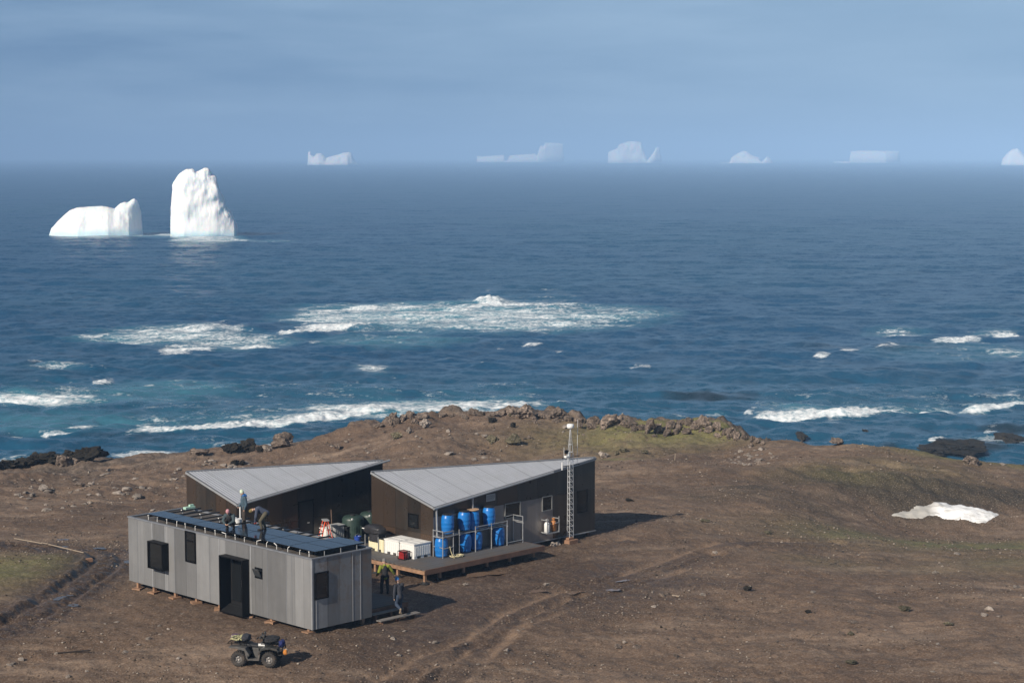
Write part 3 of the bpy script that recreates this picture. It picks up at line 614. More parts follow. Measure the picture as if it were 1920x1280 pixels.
def rock_mesh(name,sub,cuts,seed,rough):
    bm=bmesh.new(); bmesh.ops.create_icosphere(bm,subdivisions=sub,radius=1.); q=np.array([v.co[:] for v in bm.verts]); r=np.random.default_rng(seed)
    for _ in range(cuts):
        d=r.normal(size=3); d/=np.linalg.norm(d); h=.45+.4*r.random(); k=np.maximum(q@d-h,0); q-=k[:,None]*d*.93
    q*=(1+rough*fbm3(q[:,0]*1.3+seed,q[:,1]*1.3,q[:,2]*1.3,4)+rough*.7*(1-2*np.abs(noise3(q[:,0]*2.6+seed,q[:,1]*2.6,q[:,2]*2.6))))[:,None]
    q/=np.abs(q).max(0)
    for v,c in zip(bm.verts,q): v.co=c
    me=bpy.data.meshes.new(name); bm.to_mesh(me); bm.free()
    me.polygons.foreach_set('use_smooth',np.ones(len(me.polygons),bool)); 
    if hasattr(me,'set_sharp_from_angle'): me.set_sharp_from_angle(angle=R(28))
    return me
BIG={m.name:[rock_mesh('boulder',4,8 if m is RD else 16,100+i+50*j,.62 if m is RD else .38) for i in range(7)] for j,m in enumerate((RM,RD,RP,RG))}
SMALL=[rock_mesh('stone',2,9,300+i,.12) for i in range(10)]
for m in (RM,RD,RP,RG):
    for me in BIG[m.name]: me.materials.append(m)
for me in SMALL: me.materials.append(RP)
DARKS=[me.copy() for me in SMALL[:4]]
for me in DARKS: me.materials[0]=RM
G1N='rough rocks along the headland crest'
def boulder(px,py,w,h,mat,label,group=None,cat='rock',name='boulder',deep=1.,sink=.25):
    p=on_ground(px,py); k=p[1]/F; i=rng.integers(7)
    o=bpy.data.objects.new(name,BIG[mat.name][i]); C.objects.link(o)
    hw=w*k/2; hh=h*k/(1.9-sink)
    if mat in (RM,RD) and w>7: hw*=1.32; hh*=1.24
    o.scale=(hw*1.06,hw*(.75+.4*rng.random())*deep,hh*1.02); o.location=(p[0],p[1]+hw*.4,p[2]+hh*(.9-sink-(.28 if group==G1N else 0))); o.rotation_euler=(0,0,rng.choice([0,math.pi])+rng.normal()*.25)
    return tag(o,label,cat,group)
G1='rough rocks along the headland crest'; L1='rough brown rock in the broken row along the headland crest above the surf'
for p in ((711,802,18,11),(745,796,13,14),(755,791,17,13),(769,786,17,15),(795,785,26,10),(888,780,23,14),(902,781,15,10),(962,780,25,21),(974,782,15,16),(1016,785,17,12),(1030,786,14,9),(1066,790,18,10),(1085,793,18,10),
          (1113,797,23,17),(1141,802,36,24),(1108,806,15,13),(1160,797,20,18),(1172,800,16,14),(1187,802,22,15),(1203,806,16,11),(1233,813,17,19),(1247,812,14,12),(1258,803,17,16),(1270,804,12,14),(1278,798,15,13),
          (1292,800,17,16),(1306,800,14,12),(1302,808,16,13),(1330,812,16,14),(1362,816,15,13),(1382,824,12,15),(1398,825,15,13),(1412,829,13,11),(1421,832,11,11),(1431,834,8,9),(1251,818,18,12),(1290,814,18,12),(1268,814,14,11),(1345,822,14,10),
          (830,783,16,7),(850,782,14,8),(868,782,12,7),(925,781,20,8),(940,780,18,11),(1000,787,12,9)):
    boulder(*p,RM,L1,G1)
crx=[700,760,800,880,960,1000,1050,1110,1140,1190,1230,1280,1330,1380,1435]; cry=[803,790,786,780,781,787,787,797,801,803,811,803,810,822,834]
for k in range(16):
    x=712+720*(k+.5)/16+rng.normal()*5; y=float(np.interp(x,crx,cry))+rng.uniform(0,10)
    if 800<x<870: continue
    w_=rng.uniform(6,13); boulder(x,y,w_,w_*rng.uniform(.6,1.1),RM if rng.random()<.75 else RG,L1,G1)
boulder(1136,787,28,25,RM,'tallest block of brown rock on the headland crest, right of the white mast top')
boulder(735,798,19,20,RM,'leaning pointed brown rock at the left end of the headland crest')
boulder(986,784,28,24,RM,'widest knobbly rock on the headland crest, above the roof of the blue barrel shed')
boulder(1047,785,27,21,RM,'rounded pale brown rock on the crest just left of the white dome on the mast')
boulder(1218,813,19,23,RM,'upright dark brown rock with surf showing right behind it on the crest')
boulder(1320,806,24,21,RM,'squarish pale rock at the high right part of the crest above the green slope')
boulder(1343,809,14,17,RM,'narrow standing rock, last tall one before the crest drops to the right')
boulder(1371,820,20,17,RM,'low wide rock where the crest slopes down on the right')
boulder(795,803,30,18,RP,'grey rock splashed with white lichen on the upper headland slope')
boulder(766,814,14,13,RP,'small white topped rock below the lichen covered one on the headland')
boulder(745,822,26,14,RG,'low grey crumbling rock mound on the left headland slope')
boulder(631,843,11,10,RM,'lone small dark rock low on the left headland slope')
boulder(923,793,15,9,RD,'dark hollowed rock just below the crest near its middle')
boulder(962,801,9,8,RD,'single small black rock on the bare headland slope')
boulder(922,832,25,17,RG,'smaller of two mossy rock clumps in the middle of the headland slope')
boulder(960,837,36,23,RG,'larger of two mossy rock clumps in the middle of the headland slope')
boulder(902,853,15,7,RM,'flat dark stone between the mossy clumps and the shed roof')
boulder(1131,860,21,14,RP,'pale slanting boulder just beyond the far corner of the blue barrel shed')
boulder(1156,854,12,9,RG,'small dark bush-like rock beside the pale slanting boulder')
boulder(1210,851,18,9,RG,'dark mossy rock at the lower left edge of the green slope')
boulder(1170,848,20,9,RG,'low mossy rocks at the foot of the green slope nearest the shed')
# left shore
G2='black rocks along the left shore'; L2='black jagged shore rock in the dark line beside the water at the left'
for p in ((100,868,44,17),(72,872,44,19),(48,874,34,15),(25,878,38,13),(0,881,36,13),(-20,884,36,13),(132,862,30,14),(88,864,30,14)): boulder(*p,RD,L2,G2)
boulder(163,864,56,22,RD,'biggest rounded black rock at the right end of the left shore rocks')
boulder(115,876,28,18,RM,'brown layered boulder leaning against the black shore rocks')
boulder(139,870,17,9,RM,'flat brown stone right of the layered boulder')
boulder(430,851,32,16,RD,'left of two big black rocks standing at the shore above the shed roof')
boulder(460,849,36,22,RD,'taller right one of two big dark rocks at the shore above the shed roof')
boulder(488,848,13,11,RD,'small black rock in the gap between the dark rocks and the rubble pile')
boulder(500,848,20,13,RP,'pinkish rock at the left foot of the shore rubble pile')
boulder(530,839,38,23,RM,'pointed pile of brown rubble on the shore left of the headland')
boulder(376,853,32,10,RM,'low brown rock ledge at the shore edge above the shed corner')
boulder(362,852,12,10,RM,'small upright brown rock at the left end of the low ledge')
boulder(440,872,15,8,RD,'dark stone, left one of a pair just behind the left shed roof')
boulder(453,872,11,9,RD,'dark stone, right one of a pair just behind the left shed roof')
boulder(1572,835,26,11,RM,'brown rock perched on the skyline of the grassy mound')
boulder(1822,870,26,14,RM,'dark broken rock on the right ridge beside the black hillside')
boulder(1881,872,13,5,RP,'flat pale stone on the green ridge at the far right')
# stones on the open ground
boulder(60,931,16,8,RP,'large flat pale stone with a dark shadowed side in the left field',name='stone')
boulder(32,930,14,6,RP,'pale stone left of the large flat one in the left field',name='stone')
boulder(168,944,11,6,RP,'single whitish stone in the left field beyond the puddles',name='stone')
boulder(147,911,18,6,RM,'dark flat rock lying in the left field',name='stone')
boulder(872,1098,14,5,RP,'rounded pale stone on the mud in front of the deck posts',name='stone')
boulder(1024,1097,14,5,RP,'flat pale stone left of the wheel ruts in the middle of the yard',name='stone')
boulder(1697,1147,26,10,RG,'wide flat grey stone with a pale left edge on the right slope',name='stone')
boulder(1598,1246,26,10,RG,'flat grey stone with white flecks near the bottom right',name='stone')
boulder(1596,1192,14,7,RG,'rounded grey stone above the flecked one near the bottom right',name='stone')
boulder(1780,1175,22,8,RG,'dark grey stone at the far right of the slope',name='stone')
boulder(1516,1151,9,6,RD,'small black stone in the middle of the right slope',name='stone')
boulder(1323,980,22,6,RG,'low grey stone just past the tip of the shed shadow',name='stone')
boulder(1440,1002,16,7,RG,'dark green stone at the end of a short row right of the shed',name='stone')
boulder(1340,1038,13,6,RP,'white and grey stone below the shed shadow on open ground',name='stone')
boulder(1318,1117,13,6,RP,'pale grey stone right of the wheel ruts',name='stone')
boulder(1402,1109,15,7,RD,'dark split stone on the open ground right of the ruts',name='stone')
boulder(1180,940,14,5,RD,'flat dark stone on bare ground right of the shed wall',name='stone')
boulder(1755,1075,14,6,RP,'light stone on the right slope below the mossy hollow',name='stone')
boulder(1240,1178,6,5,RD,'small round stone on the bare middle ground',name='stone')
boulder(1268,1232,8,5,RM,'small brown stone low in the middle of the view',name='stone')
def scatter(n,box,smin,smax,label,group,meshes=SMALL,shape=None):
    k=0
    while k<n:
        px=box[0]+(box[2]-box[0])*rng.random(); py=box[1]+(box[3]-box[1])*rng.random()
        if shape and shape(px,py): continue
        p=on_ground(px,py); s,t=to_site(p)
        if -.4<s<22.5 and -.3<t<16: 
            if not(s>0 and (t<0)): continue
        r=smin*(smax/smin)**(rng.random()**1.8)
        o=bpy.data.objects.new('stone',meshes[rng.integers(len(meshes))]); C.objects.link(o)
        o.scale=(r*(.8+.6*rng.random()),r*(.7+.4*rng.random()),r*(.35+.35*rng.random())); o.rotation_euler=(rng.normal()*.15,rng.normal()*.15,rng.random()*6.28); o.location=(p[0],p[1],p[2]+r*.12)
        tag(o,label,'stone',group); k+=1
def fld(px,py): return fbm2(np.array([px*.012]),np.array([py*.05]),3,2.)[0]<-.02
scatter(80,(0,880,350,962),.10,.36,'pale stone strewn over the brown slope left of the sheds','stones on the left slope',shape=fld)
scatter(16,(375,862,470,880),.1,.34,'pale stone in the scatter behind the left shed roof','stones behind the left shed')
scatter(34,(1370,838,1450,872),.10,.26,'whitish stone in the light scatter on top of the mound','stones on the mound top')
scatter(40,(620,800,1100,865),.10,.30,'small stone on the bare headland slope','stones on the headland slope',meshes=SMALL[:4]+DARKS)
scatter(44,(1130,1010,1910,1272),.07,.20,'small stone on the open ground of the right slope','stones on the right slope',meshes=SMALL[:5]+DARKS)
scatter(26,(10,1090,420,1275),.06,.16,'small stone on the dirt left of the quad bike','stones on the near left dirt')
scatter(18,(700,1165,1000,1275),.06,.15,'small stone on the dirt right of the quad bike','stones on the near right dirt')
# gravel: thousands of pebbles, one object
n=52000; ga=rng.uniform(-.275,.275,n); gd=60*np.exp(rng.random(n)*math.log(150/60.)); gx=gd*np.sin(ga); gy=gd*np.cos(ga)
cl=fbm2(gx*.25,gy*.25,3,77.); s_=(gx-SO[0])*E1[0]+(gy-SO[1])*E1[1]; t_=(gx-SO[0])*E2[0]+(gy-SO[1])*E2[1]
kp=(cl>rng.normal(size=n)*.2+.05)&~((s_>-.2)&(s_<22)&(t_>-.1)&(t_<16)); gx,gy=gx[kp],gy[kp]; n=len(gx); gzv=terrain(gx,gy)
oc=np.array([(1,0,0),(-1,0,0),(0,1,0),(0,-1,0),(0,0,1),(.3,.3,-.6)],float); of=np.array([(0,2,4),(2,1,4),(1,3,4),(3,0,4),(2,0,5),(1,2,5),(3,1,5),(0,3,5)])
sz=.020*(3.8)**(rng.random(n)**2.4)*(gy/70)**.6; an=rng.random(n)*6.28
ov=oc[None]*rng.uniform(.6,1.3,(n,6,1))*sz[:,None,None]*np.array([1,1,.6]); cx,sx_=np.cos(an)[:,None],np.sin(an)[:,None]
vx=ov[...,0]*cx-ov[...,1]*sx_+gx[:,None]; vy=ov[...,0]*sx_+ov[...,1]*cx+gy[:,None]; vz=ov[...,2]+gzv[:,None]+sz[:,None]*.2
me=mesh_np('gravel',np.stack([vx,vy,vz],-1).reshape(-1,3),(of[None]+6*np.arange(n)[:,None,None]).reshape(-1,3))
put_attr(me,'tone',np.repeat(rng.random(n),6))
gvm,ns,ln,b=new_mat('pebbles'); ln.new(ramp(gvm.node_tree,attr(gvm.node_tree,'tone'),[(0.,(.035,.027,.021)),(.45,(.12,.088,.065)),(.8,(.20,.155,.12)),(1.,(.36,.31,.26))]),b.inputs['Base Color']); b.inputs['Roughness'].default_value=.9
tag(link('gravel',me,gvm),'loose pebbles over the bare brown ground','gravel',kind='stuff')
# skerries awash and the black hillside at the far right
for px,py,w,h,lab in ((1800,836,130,7,'largest dark rock awash in the shallows at the right'),(1745,842,60,5,'low dark rock awash left of the largest one'),(1503,818,22,3,'small dark rock awash off the mound, nearest the surf line'),(1621,811,12,3,'tiny dark rock awash farther out off the mound'),(1890,822,70,5,'dark reef awash beyond the largest rock at the right edge')):
    p=on_z(px,py,SEA); k=p[1]/F; o=bpy.data.objects.new('skerry',BIG[RD.name][rng.integers(7)]); C.objects.link(o)
    o.scale=(w*k/2,w*k*.4+2.,max(.45,h*k*.6)); o.location=(p[0],p[1],SEA-.02); tag(o,lab,'rock')
ha=np.linspace(-30,34,130); hb=np.linspace(0,1,60); HX,HV=np.meshgrid(ha,hb,indexing='ij')
c=on_y(1905,870,158.); HY=HV*34-9
HZ=6.6*np.exp(-((HX-9)/10.5)**2)*np.sin(np.clip(HV*1.15,0,1)*math.pi)**.7-2.5
HZ=HZ*(1+.3*fbm2(HX*.2,HY*.2,4,3.))+.9*fbm2(HX*.5,HY*.5,4,13.)
i=np.arange(HX.size).reshape(HX.shape); f=np.stack([i[:-1,:-1],i[1:,:-1],i[1:,1:],i[:-1,1:]],-1).reshape(-1,4)
hm,ns,ln,b=new_mat('dark_hillside'); nt=hm.node_tree; v=coords(nt); n=tex(nt,v,.8,8,.72)
ln.new(ramp(nt,n,[(.3,(.010,.012,.010)),(.55,(.028,.032,.022)),(.72,(.085,.078,.062))]),b.inputs['Base Color']); b.inputs['Roughness'].default_value=.95; bump(nt,n,1.,.5,b)
o=link('hillside',mesh_np('hillside',np.stack([HX+c[0],HY+c[1],HZ+SEA],-1).reshape(-1,3),f),hm,smooth=True); tag(o,kind='structure')
# ------------------------------------------------------------------ building materials
def sheet_metal(name,lo,hi,rough,metal,streak=.5,rust=None,rust_amt=.5,panel_var=.35,spec=.5,blot=None):
    """sheets weathered in vertical streaks; each sheet has its own tone"""
    m,ns,ln,b=new_mat(name); nt=m.node_tree
    v=coords(nt,'Object',(2.2,2.2,.16)); v2=coords(nt)
    st=tex(nt,v,1.6,7,.65); bl=tex(nt,v2,.9,6,.6)
    c=ramp(nt,st,[(.28,lo),(.72,hi)])
    c=mixc(nt,ramp(nt,bl,[(.35,0.),(.7,.45)]),c,tuple(q*.62 for q in lo))
    tn=math_(nt,'ADD',1-panel_var/2,math_(nt,'MULTIPLY',attr(nt,'tone'),panel_var)); hs=nt.nodes.new('ShaderNodeHueSaturation'); ln.new(tn,hs.inputs['Value']); ln.new(c,hs.inputs['Color']); c=hs.outputs[0]
    if blot: c=mixc(nt,math_(nt,'MULTIPLY',attr(nt,'warm'),.8),c,blot)
    if rust:
        f=math_(nt,'MULTIPLY',ramp(nt,tex(nt,v2,2.1,7,.68),[(.46,0.),(.62,1.)]),attr(nt,'rust'))
        c=mixc(nt,math_(nt,'MULTIPLY',f,rust_amt),c,rust)
    ln.new(c,b.inputs['Base Color']); b.inputs['Metallic'].default_value=metal; b.inputs['Specular IOR Level'].default_value=spec
    ln.new(ramp(nt,bl,[(.2,max(.05,rough-.1)),(.8,rough+.12)]),b.inputs['Roughness'])
    bump(nt,math_(nt,'ADD',bl,math_(nt,'MULTIPLY',st,.3)),.35,.02,b)
    return m
M_GALV=sheet_metal('galvanised_sheet',(.235,.237,.24),(.31,.31,.31),.5,.35,rust=(.20,.13,.085),rust_amt=.8,panel_var=.62)
M_BLACKSTEEL=sheet_metal('waxed_black_steel',(.037,.033,.029),(.068,.059,.050),.30,.45,panel_var=.5,blot=(.095,.060,.038),rust=(.11,.06,.03),rust_amt=.3,spec=.6)
M_GREYSTEEL=sheet_metal('waxed_grey_steel',(.22,.19,.175),(.29,.255,.235),.36,.2,panel_var=.25,spec=.6,blot=(.13,.09,.06),rust=(.1,.06,.03),rust_amt=.2)
M_FLASH=paint('flashing',(.40,.41,.42),.4,.4,var=.12,scale=3)
M_CAP=paint('roof_cap',(.23,.24,.26),.5,.3,var=.15,scale=3)
M_BLACK=paint('black_frame',(.0045,.004,.004),.45,.0,var=.3,scale=4,spec=.15)
M_DARKIN=paint('dark_reveal',(.006,.0055,.0055),.6,var=.3)
M_MEMB=paint('roof_membrane',(.085,.075,.068),.85,var=.3,scale=1.5,dirt=(.12,.10,.085))
def glass(name,tint,rough=.04):
    m,ns,ln,b=new_mat(name); b.inputs['Base Color'].default_value=(*tint,1); b.inputs['Roughness'].default_value=rough; b.inputs['Specular IOR Level'].default_value=.6
    nt=m.node_tree; bump(nt,tex(nt,coords(nt),1.2,2,.5),.05,.02,b); return m
M_WFR=paint('window_aluminium',(.27,.27,.26),.45,.4,var=.12)
M_GLASS=glass('window_glass',(.012,.013,.014))
M_WOOD=paint('treated_timber',(.30,.175,.105),.7,var=.3,scale=5,dirt=(.10,.06,.04),bumpy=.006,stretch=(1,1,1))
M_WOODD=paint('rim_timber',(.17,.092,.058),.75,var=.3,scale=4,dirt=(.05,.032,.024))
M_PAD=paint('black_pad',(.02,.02,.021),.8,var=.3)
M_DECK=None
m,ns,ln,b=new_mat('deck_boards'); nt=m.node_tree; M_DECK=m
v=coords(nt); w=nt.nodes.new('ShaderNodeTexBrick'); w.inputs['Scale'].default_value=1.; w.inputs['Mortar Size'].default_value=.006; w.inputs['Brick Width'].default_value=3.2; w.inputs['Row Height'].default_value=.14; w.offset=.37
ln.new(v,w.inputs['Vector']); w.inputs['Color1'].default_value=(.080,.080,.083,1); w.inputs['Color2'].default_value=(.110,.110,.113,1); w.inputs['Mortar'].default_value=(.02,.02,.02,1)
c=mixc(nt,ramp(nt,tex(nt,v,1.1,7,.7),[(.42,0.),(.68,.75)]),w.outputs[0],(.125,.092,.066)); ln.new(c,b.inputs['Base Color']); b.inputs['Roughness'].default_value=.75; bump(nt,w.outputs['Fac'],-.5,.01,b)
# corrugated roof sheet
m,ns,ln,b=new_mat('corrugated_zinc'); nt=m.node_tree; M_ROOF=m; v=coords(nt)
n=tex(nt,coords(nt,'UV',(3.,.3,1)),3.,6,.65)
c=ramp(nt,n,[(.3,(.35,.37,.415)),(.7,(.44,.46,.50))]); c=mixc(nt,ramp(nt,tex(nt,v,.8,7,.7),[(.5,0.),(.74,.35)]),c,(.29,.285,.28))
su=nt.nodes.new('ShaderNodeSeparateXYZ'); ln.new(coords(nt,'UV'),su.inputs[0]); lap=math_(nt,'LESS_THAN',math_(nt,'FRACT',math_(nt,'DIVIDE',su.outputs[0],.76)),.045); c=mixc(nt,math_(nt,'MULTIPLY',lap,.55),c,(.16,.165,.18))
rw_=math_(nt,'FRACT',math_(nt,'DIVIDE',su.outputs[1],1.25)); scr=math_(nt,'MULTIPLY',math_(nt,'LESS_THAN',rw_,.02),.35); c=mixc(nt,scr,c,(.2,.2,.21))
ln.new(c,b.inputs['Base Color']); b.inputs['Metallic'].default_value=.15; b.inputs['Roughness'].default_value=.5
M_STEELPIPE=paint('galvanised_pipe',(.42,.43,.44),.42,.5,var=.15,scale=6,dirt=(.2,.17,.14),dirt_amt=.5)
def panels(name,rects,axis,plane,th,mat,parent,gap=.008,ztop=None):
    """wall sheets: rects (a0,a1,z0,z1[,tone,warm]) on the plane of one axis; ztop(a) clips to a sloping roof"""
    mb=MB(); tones=[]; warms=[]; nn=[]
    for r in rects:
        a0,a1,z0,z1=r[:4]; a0+=gap/2; a1-=gap/2; z0+=gap/2; z1-=gap/2; tn=r[4] if len(r)>4 else rng.random(); wm=r[5] if len(r)>5 else max(0,rng.normal()*.35)
        if ztop: 
            q=[(a0,z0),(a1,z0),(a1,min(z1,ztop(a1))),(a0,min(z1,ztop(a0)))]
            if q[2][1]<=z0+.01 and q[3][1]<=z0+.01: continue
            q=[(a,max(z,z0+.002)) for a,z in q]
        else: q=[(a0,z0),(a1,z0),(a1,z1),(a0,z1)]
        k=len(mb.f)
        if axis=='X': mb.prism(q,'X',plane,plane+th)
        else: mb.prism(q,'Y',plane,plane+th)
        tones+=[tn]*(len(mb.f)-k); warms+=[wm]*(len(mb.f)-k)
    me=bpy.data.meshes.new(name); me.from_pydata(mb.v,[],mb.f); 
    for nme,vals in (('tone',tones),('warm',warms)):
        a=me.attributes.new(nme,'FLOAT','FACE'); a.data.foreach_set('value',np.array(vals,np.float32))
    z=np.array(mb.v)[:,2]
    bm=bmesh.new(); bm.from_mesh(me); bmesh.ops.recalc_face_normals(bm,faces=bm.faces); bm.to_mesh(me); bm.free()
    return link(name,me,mat,parent)
def cuts(edges,z0,z1,holes):
    """sheets between the edges, leaving out rectangular openings"""
    out=[]
    es=sorted(set(edges+[h[0] for h in holes]+[h[1] for h in holes]))
    for a0,a1 in zip(es[:-1],es[1:]):
        tn=rng.random(); segs=[(z0,z1)]
        for h in holes:
            if h[0]<=a0+1e-6 and h[1]>=a1-1e-6:
                ns_=[]
                for s0,s1 in segs:
                    if h[2]>s0: ns_.append((s0,min(s1,h[2])))
                    if h[3]<s1: ns_.append((max(s0,h[3]),s1))
                segs=[q for q in ns_ if q[1]-q[0]>.01]
        out+=[(a0,a1,s0,s1,tn) for s0,s1 in segs]
    return out
def frame(mb,axis,a0,a1,z0,z1,p0,p1,w):
    def bx(x0,x1,y0,y1): mb.box((p0,x0,y0),(p1,x1,y1)) if axis=='X' else mb.box((x0,p0,y0),(x1,p1,y1))
    bx(a0,a0+w,z0,z1); bx(a1-w,a1,z0,z1); bx(a0+w,a1-w,z0,z0+w); bx(a0+w,a1-w,z1-w,z1)
def window(parent,axis,a0,a1,z0,z1,p,outward,depth=.05,w=.04,fmat=None,recess=.03):
    """frame proud of the wall by depth, pane set back"""
    mb=MB(); frame(mb,axis,a0,a1,z0,z1,p+outward*depth,p-outward*.08,w); f=mb.build('window_frame',fmat or M_BLACK,parent,bevel=.004)
    g=MB(); q=p+outward*(depth-recess)
    if axis=='X': g.box((q,a0+w,z0+w),(q-outward*.02,a1-w,z1-w))
    else: g.box((a0+w,q,z0+w),(a1-w,q-outward*.02,z1-w))
    g.build('pane',M_GLASS,f); return f
# ------------------------------------------------------------------ the long flat-roofed hut
W,L,ZB,ZT=2.94,12.03,.35,3.02
hut=empty('flat_roofed_hut',site(0,0),TH,'long grey metal clad hut on short posts with solar panels on its flat roof','hut')
HF=[(7.27,7.97,1.78,3.02),(3.83,5.32,ZB,2.45),(2.99,3.45,1.85,2.23),(9.22,10.12,1.3,2.25)]
e=[0,.5,1.02,1.53,2.68,3.45,3.74,4.6,5.72,6.35,7.27,7.97,8.75,9.38,10.3,10.9,11.4,L]
wf=panels('wall_sheets',cuts(e,ZB,ZT,HF),'X',0,.05,M_GALV,hut)
we=panels('wall_sheets',cuts([.05,.16,.74,1.35,1.99,2.38,W],ZB,ZT,[(.12,.77,1.48,2.5)]),'Y',0,.05,M_GALV,hut)
def top_rust(o): 
    me=o.data; put_attr(me,'rust',[0.]*len(me.vertices)); 
top_rust(wf); me=we.data; put_attr(me,'rust',[.15+.85*max(0,min(1,(v.co.z-2.0)/1.0)) for v in me.vertices])
rb=panels('wall_sheets',[(0,3,ZB,ZT),(3,6,ZB,ZT),(6,9,ZB,ZT),(9,L,ZB,ZT)],'X',W-.05,.05,M_GALV,hut); rb2=panels('wall_sheets',[(.05,1.5,ZB,ZT),(1.5,W-.05,ZB,ZT)],'Y',L-.05,.05,M_GALV,hut)
MB().box((.06,.06,ZB+.0),(W-.06,L-.06,ZB+.12)).build('floor_frame',M_DARKIN,hut)
MB().box((.08,.08,ZT-.14),(W-.08,L-.08,ZT-.02)).build('roof',M_MEMB,hut)
cp=MB(); frame_w=.09
cp.box((-.03,-.03,ZT),(frame_w,L+.03,ZT+.05)); cp.box((W-frame_w,-.03,ZT),(W+.03,L+.03,ZT+.05)); cp.box((frame_w,-.03,ZT),(W-frame_w,frame_w,ZT+.05)); cp.box((frame_w,L-frame_w,ZT),(W-frame_w,L+.03,ZT+.05))
cp.build('roof_edge',M_CAP,hut,bevel=.006)
for y,z0,z1 in ((10.3,2.34,ZT),(10.3,ZB,1.22),(9.38,2.34,ZT),(9.38,ZB,1.22),(5.74,ZB,ZT),(3.72,ZB,ZT)): MB().box((-.012,y-.03,z0),(.002,y+.03,z1)).build('seam_strip',M_FLASH,hut,bevel=.003)
for y in (11.35,8.75,6.4,2.68,1.53,1.2): MB().box((-.008,y-.010,ZB),(.002,y+.010,ZT)).build('seam_strip',M_CAP,hut)
for x in (.2,1.99,2.38): MB().box((x-.014,-.010,ZB),(x+.014,.002,ZT if x>.5 else 1.46)).build('seam_strip',M_FLASH,hut,bevel=.003)
MB().box((-.010,-.010,ZB),(.06,-.001,ZT)).box((-.010,.001,ZB),(-.001,.06,ZT)).build('corner_trim',M_FLASH,hut,bevel=.003)
# boxed-out window
bw=MB(); y0,y1,z0,z1=9.15,10.2,1.22,2.34
bw.box((-.33,y0,z1-.05),(.0,y1,z1)); bw.box((-.33,y0,z0),(0,y1,z0+.05)); bw.box((-.33,y0,z0+.05),(0,y0+.05,z1-.05)); bw.box((-.33,y1-.05,z0+.05),(0,y1,z1-.05))
f=bw.build('box_window',M_BLACK,hut,bevel=.004); tag(f,'deep black box window standing proud of the wall')
g=MB().box((-.27,y0+.05,z0+.05),(-.25,y1-.05,z1-.05)).build('pane',M_GLASS,f)
MB().box((-.30,y0+.05,z0+.05),(-.265,y0+.1,z1-.05)).box((-.30,y1-.1,z0+.05),(-.265,y1-.05,z1-.05)).build('casement',M_BLACK,f)
f=window(hut,'X',7.27,7.97,1.78,3.04,0,-1,.05,.06); f.name='tall_window'
MB().box((-.04,7.33,2.62),(-.015,7.91,2.68)).build('mullion',M_BLACK,f)
window(hut,'Y',.12,.77,1.48,2.5,0,-1,.05,.045)
# small awning window, tipped open
f=window(hut,'X',2.99,3.45,1.82,2.23,0,-1,.03,.035); f.name='awning_window'
a=MB(); rt=Matrix.Rotation(R(-24),3,'Y'); a.cbox((-.11,3.22,2.05),(.02,.38,.34),rt); s=a.build('open_sash',glass('sash_glass',(.05,.055,.06),.05),f)
# entrance hood and door
ho=MB(); y0,y1,z0,z1=3.83,5.32,.22,2.47
ho.box((-.34,y0,z1-.05),(.26,y1,z1)); ho.box((-.34,y0,z0),(.26,y1,z0+.05)); ho.box((-.34,y0,z0+.05),(.26,y0+.05,z1-.05)); ho.box((-.34,y1-.05,z0+.05),(.26,y1,z1-.05))
f=ho.build('entrance_hood',M_BLACK,hut,bevel=.004)
MB().prism([(-.33,z0+.05),(.2,z0+.05),(.2,.52)],'Y',y0+.06,y1-.06).build('ramp',M_DARKIN,f)
dr=MB(); dr.box((.2,y0+.05,.52),(.26,y1-.05,z1-.05)); d=dr.build('door',M_DARKIN,hut)
dg=MB(); dg.box((.185,y0+.12,.62),(.2,y0+.62,z1-.15)); dg.box((.185,y0+.76,.62),(.2,y1-.15,z1-.15)); dg.build('pane',M_GLASS,d)
MB().box((.15,y0+.66,1.25),(.185,y0+.70,1.5)).build('handle',M_FLASH,d)
# posts and pads
for i,y in enumerate((.35,2.6,4.0,5.9,7.45,8.9,10.4,11.55)):
    for x in (.14,W-.2):
        p=site(x,y); zg=gz(p.x,p.y)
        po=MB().box((x-.06,y-.06,zg-.05),(x+.06,y+.06,ZB+.02)).build('post',M_WOOD,hut)
        if x<1: MB().cbox((x-.05,y,zg+.02),(.36,.4,.09),Matrix.Rotation(.3*i,3,'Z')).build('pad',M_WOOD,po)
# ------------------------------------------------------------------ solar array on the hut roof
sol=empty('solar_array',site(0,0,ZT+.05),TH,'rows of dark blue solar panels on black rails across the hut roof','solar panels')
m,ns,ln,b=new_mat('solar_cells'); nt=m.node_tree; M_PV=m; v=coords(nt)
w=nt.nodes.new('ShaderNodeTexBrick'); w.offset=0; w.inputs['Scale'].default_value=1; w.inputs['Brick Width'].default_value=.155; w.inputs['Row Height'].default_value=.138; w.inputs['Mortar Size'].default_value=.002
w.inputs['Color1'].default_value=(.012,.016,.026,1); w.inputs['Color2'].default_value=(.014,.018,.030,1); w.inputs['Mortar'].default_value=(.022,.026,.036,1); ln.new(v,w.inputs['Vector']); ln.new(w.outputs[0],b.inputs['Base Color'])
ln.new(ramp(nt,tex(nt,v,1.,6,.6),[(.3,.07),(.7,.16)]),b.inputs['Roughness']); b.inputs['Specular IOR Level'].default_value=.5; b.inputs['Coat Weight'].default_value=.0; b.inputs['Coat Roughness'].default_value=.06
pz0=.15
def pv(x0,y0,x1,y1):
    o=MB().box((x0,y0,pz0),(x1,y1,pz0+.035)).build('panel_frame',M_BLACK,sol,bevel=.003)
    MB().box((x0+.014,y0+.014,pz0+.035),(x1-.014,y1-.014,pz0+.038)).build('cells',M_PV,o)
px0,pw,pl=.3,.84,1.55
for i in range(7): pv(px0,.2+i*(pl+.012),px0+pw,.2+i*(pl+.012)+pl)
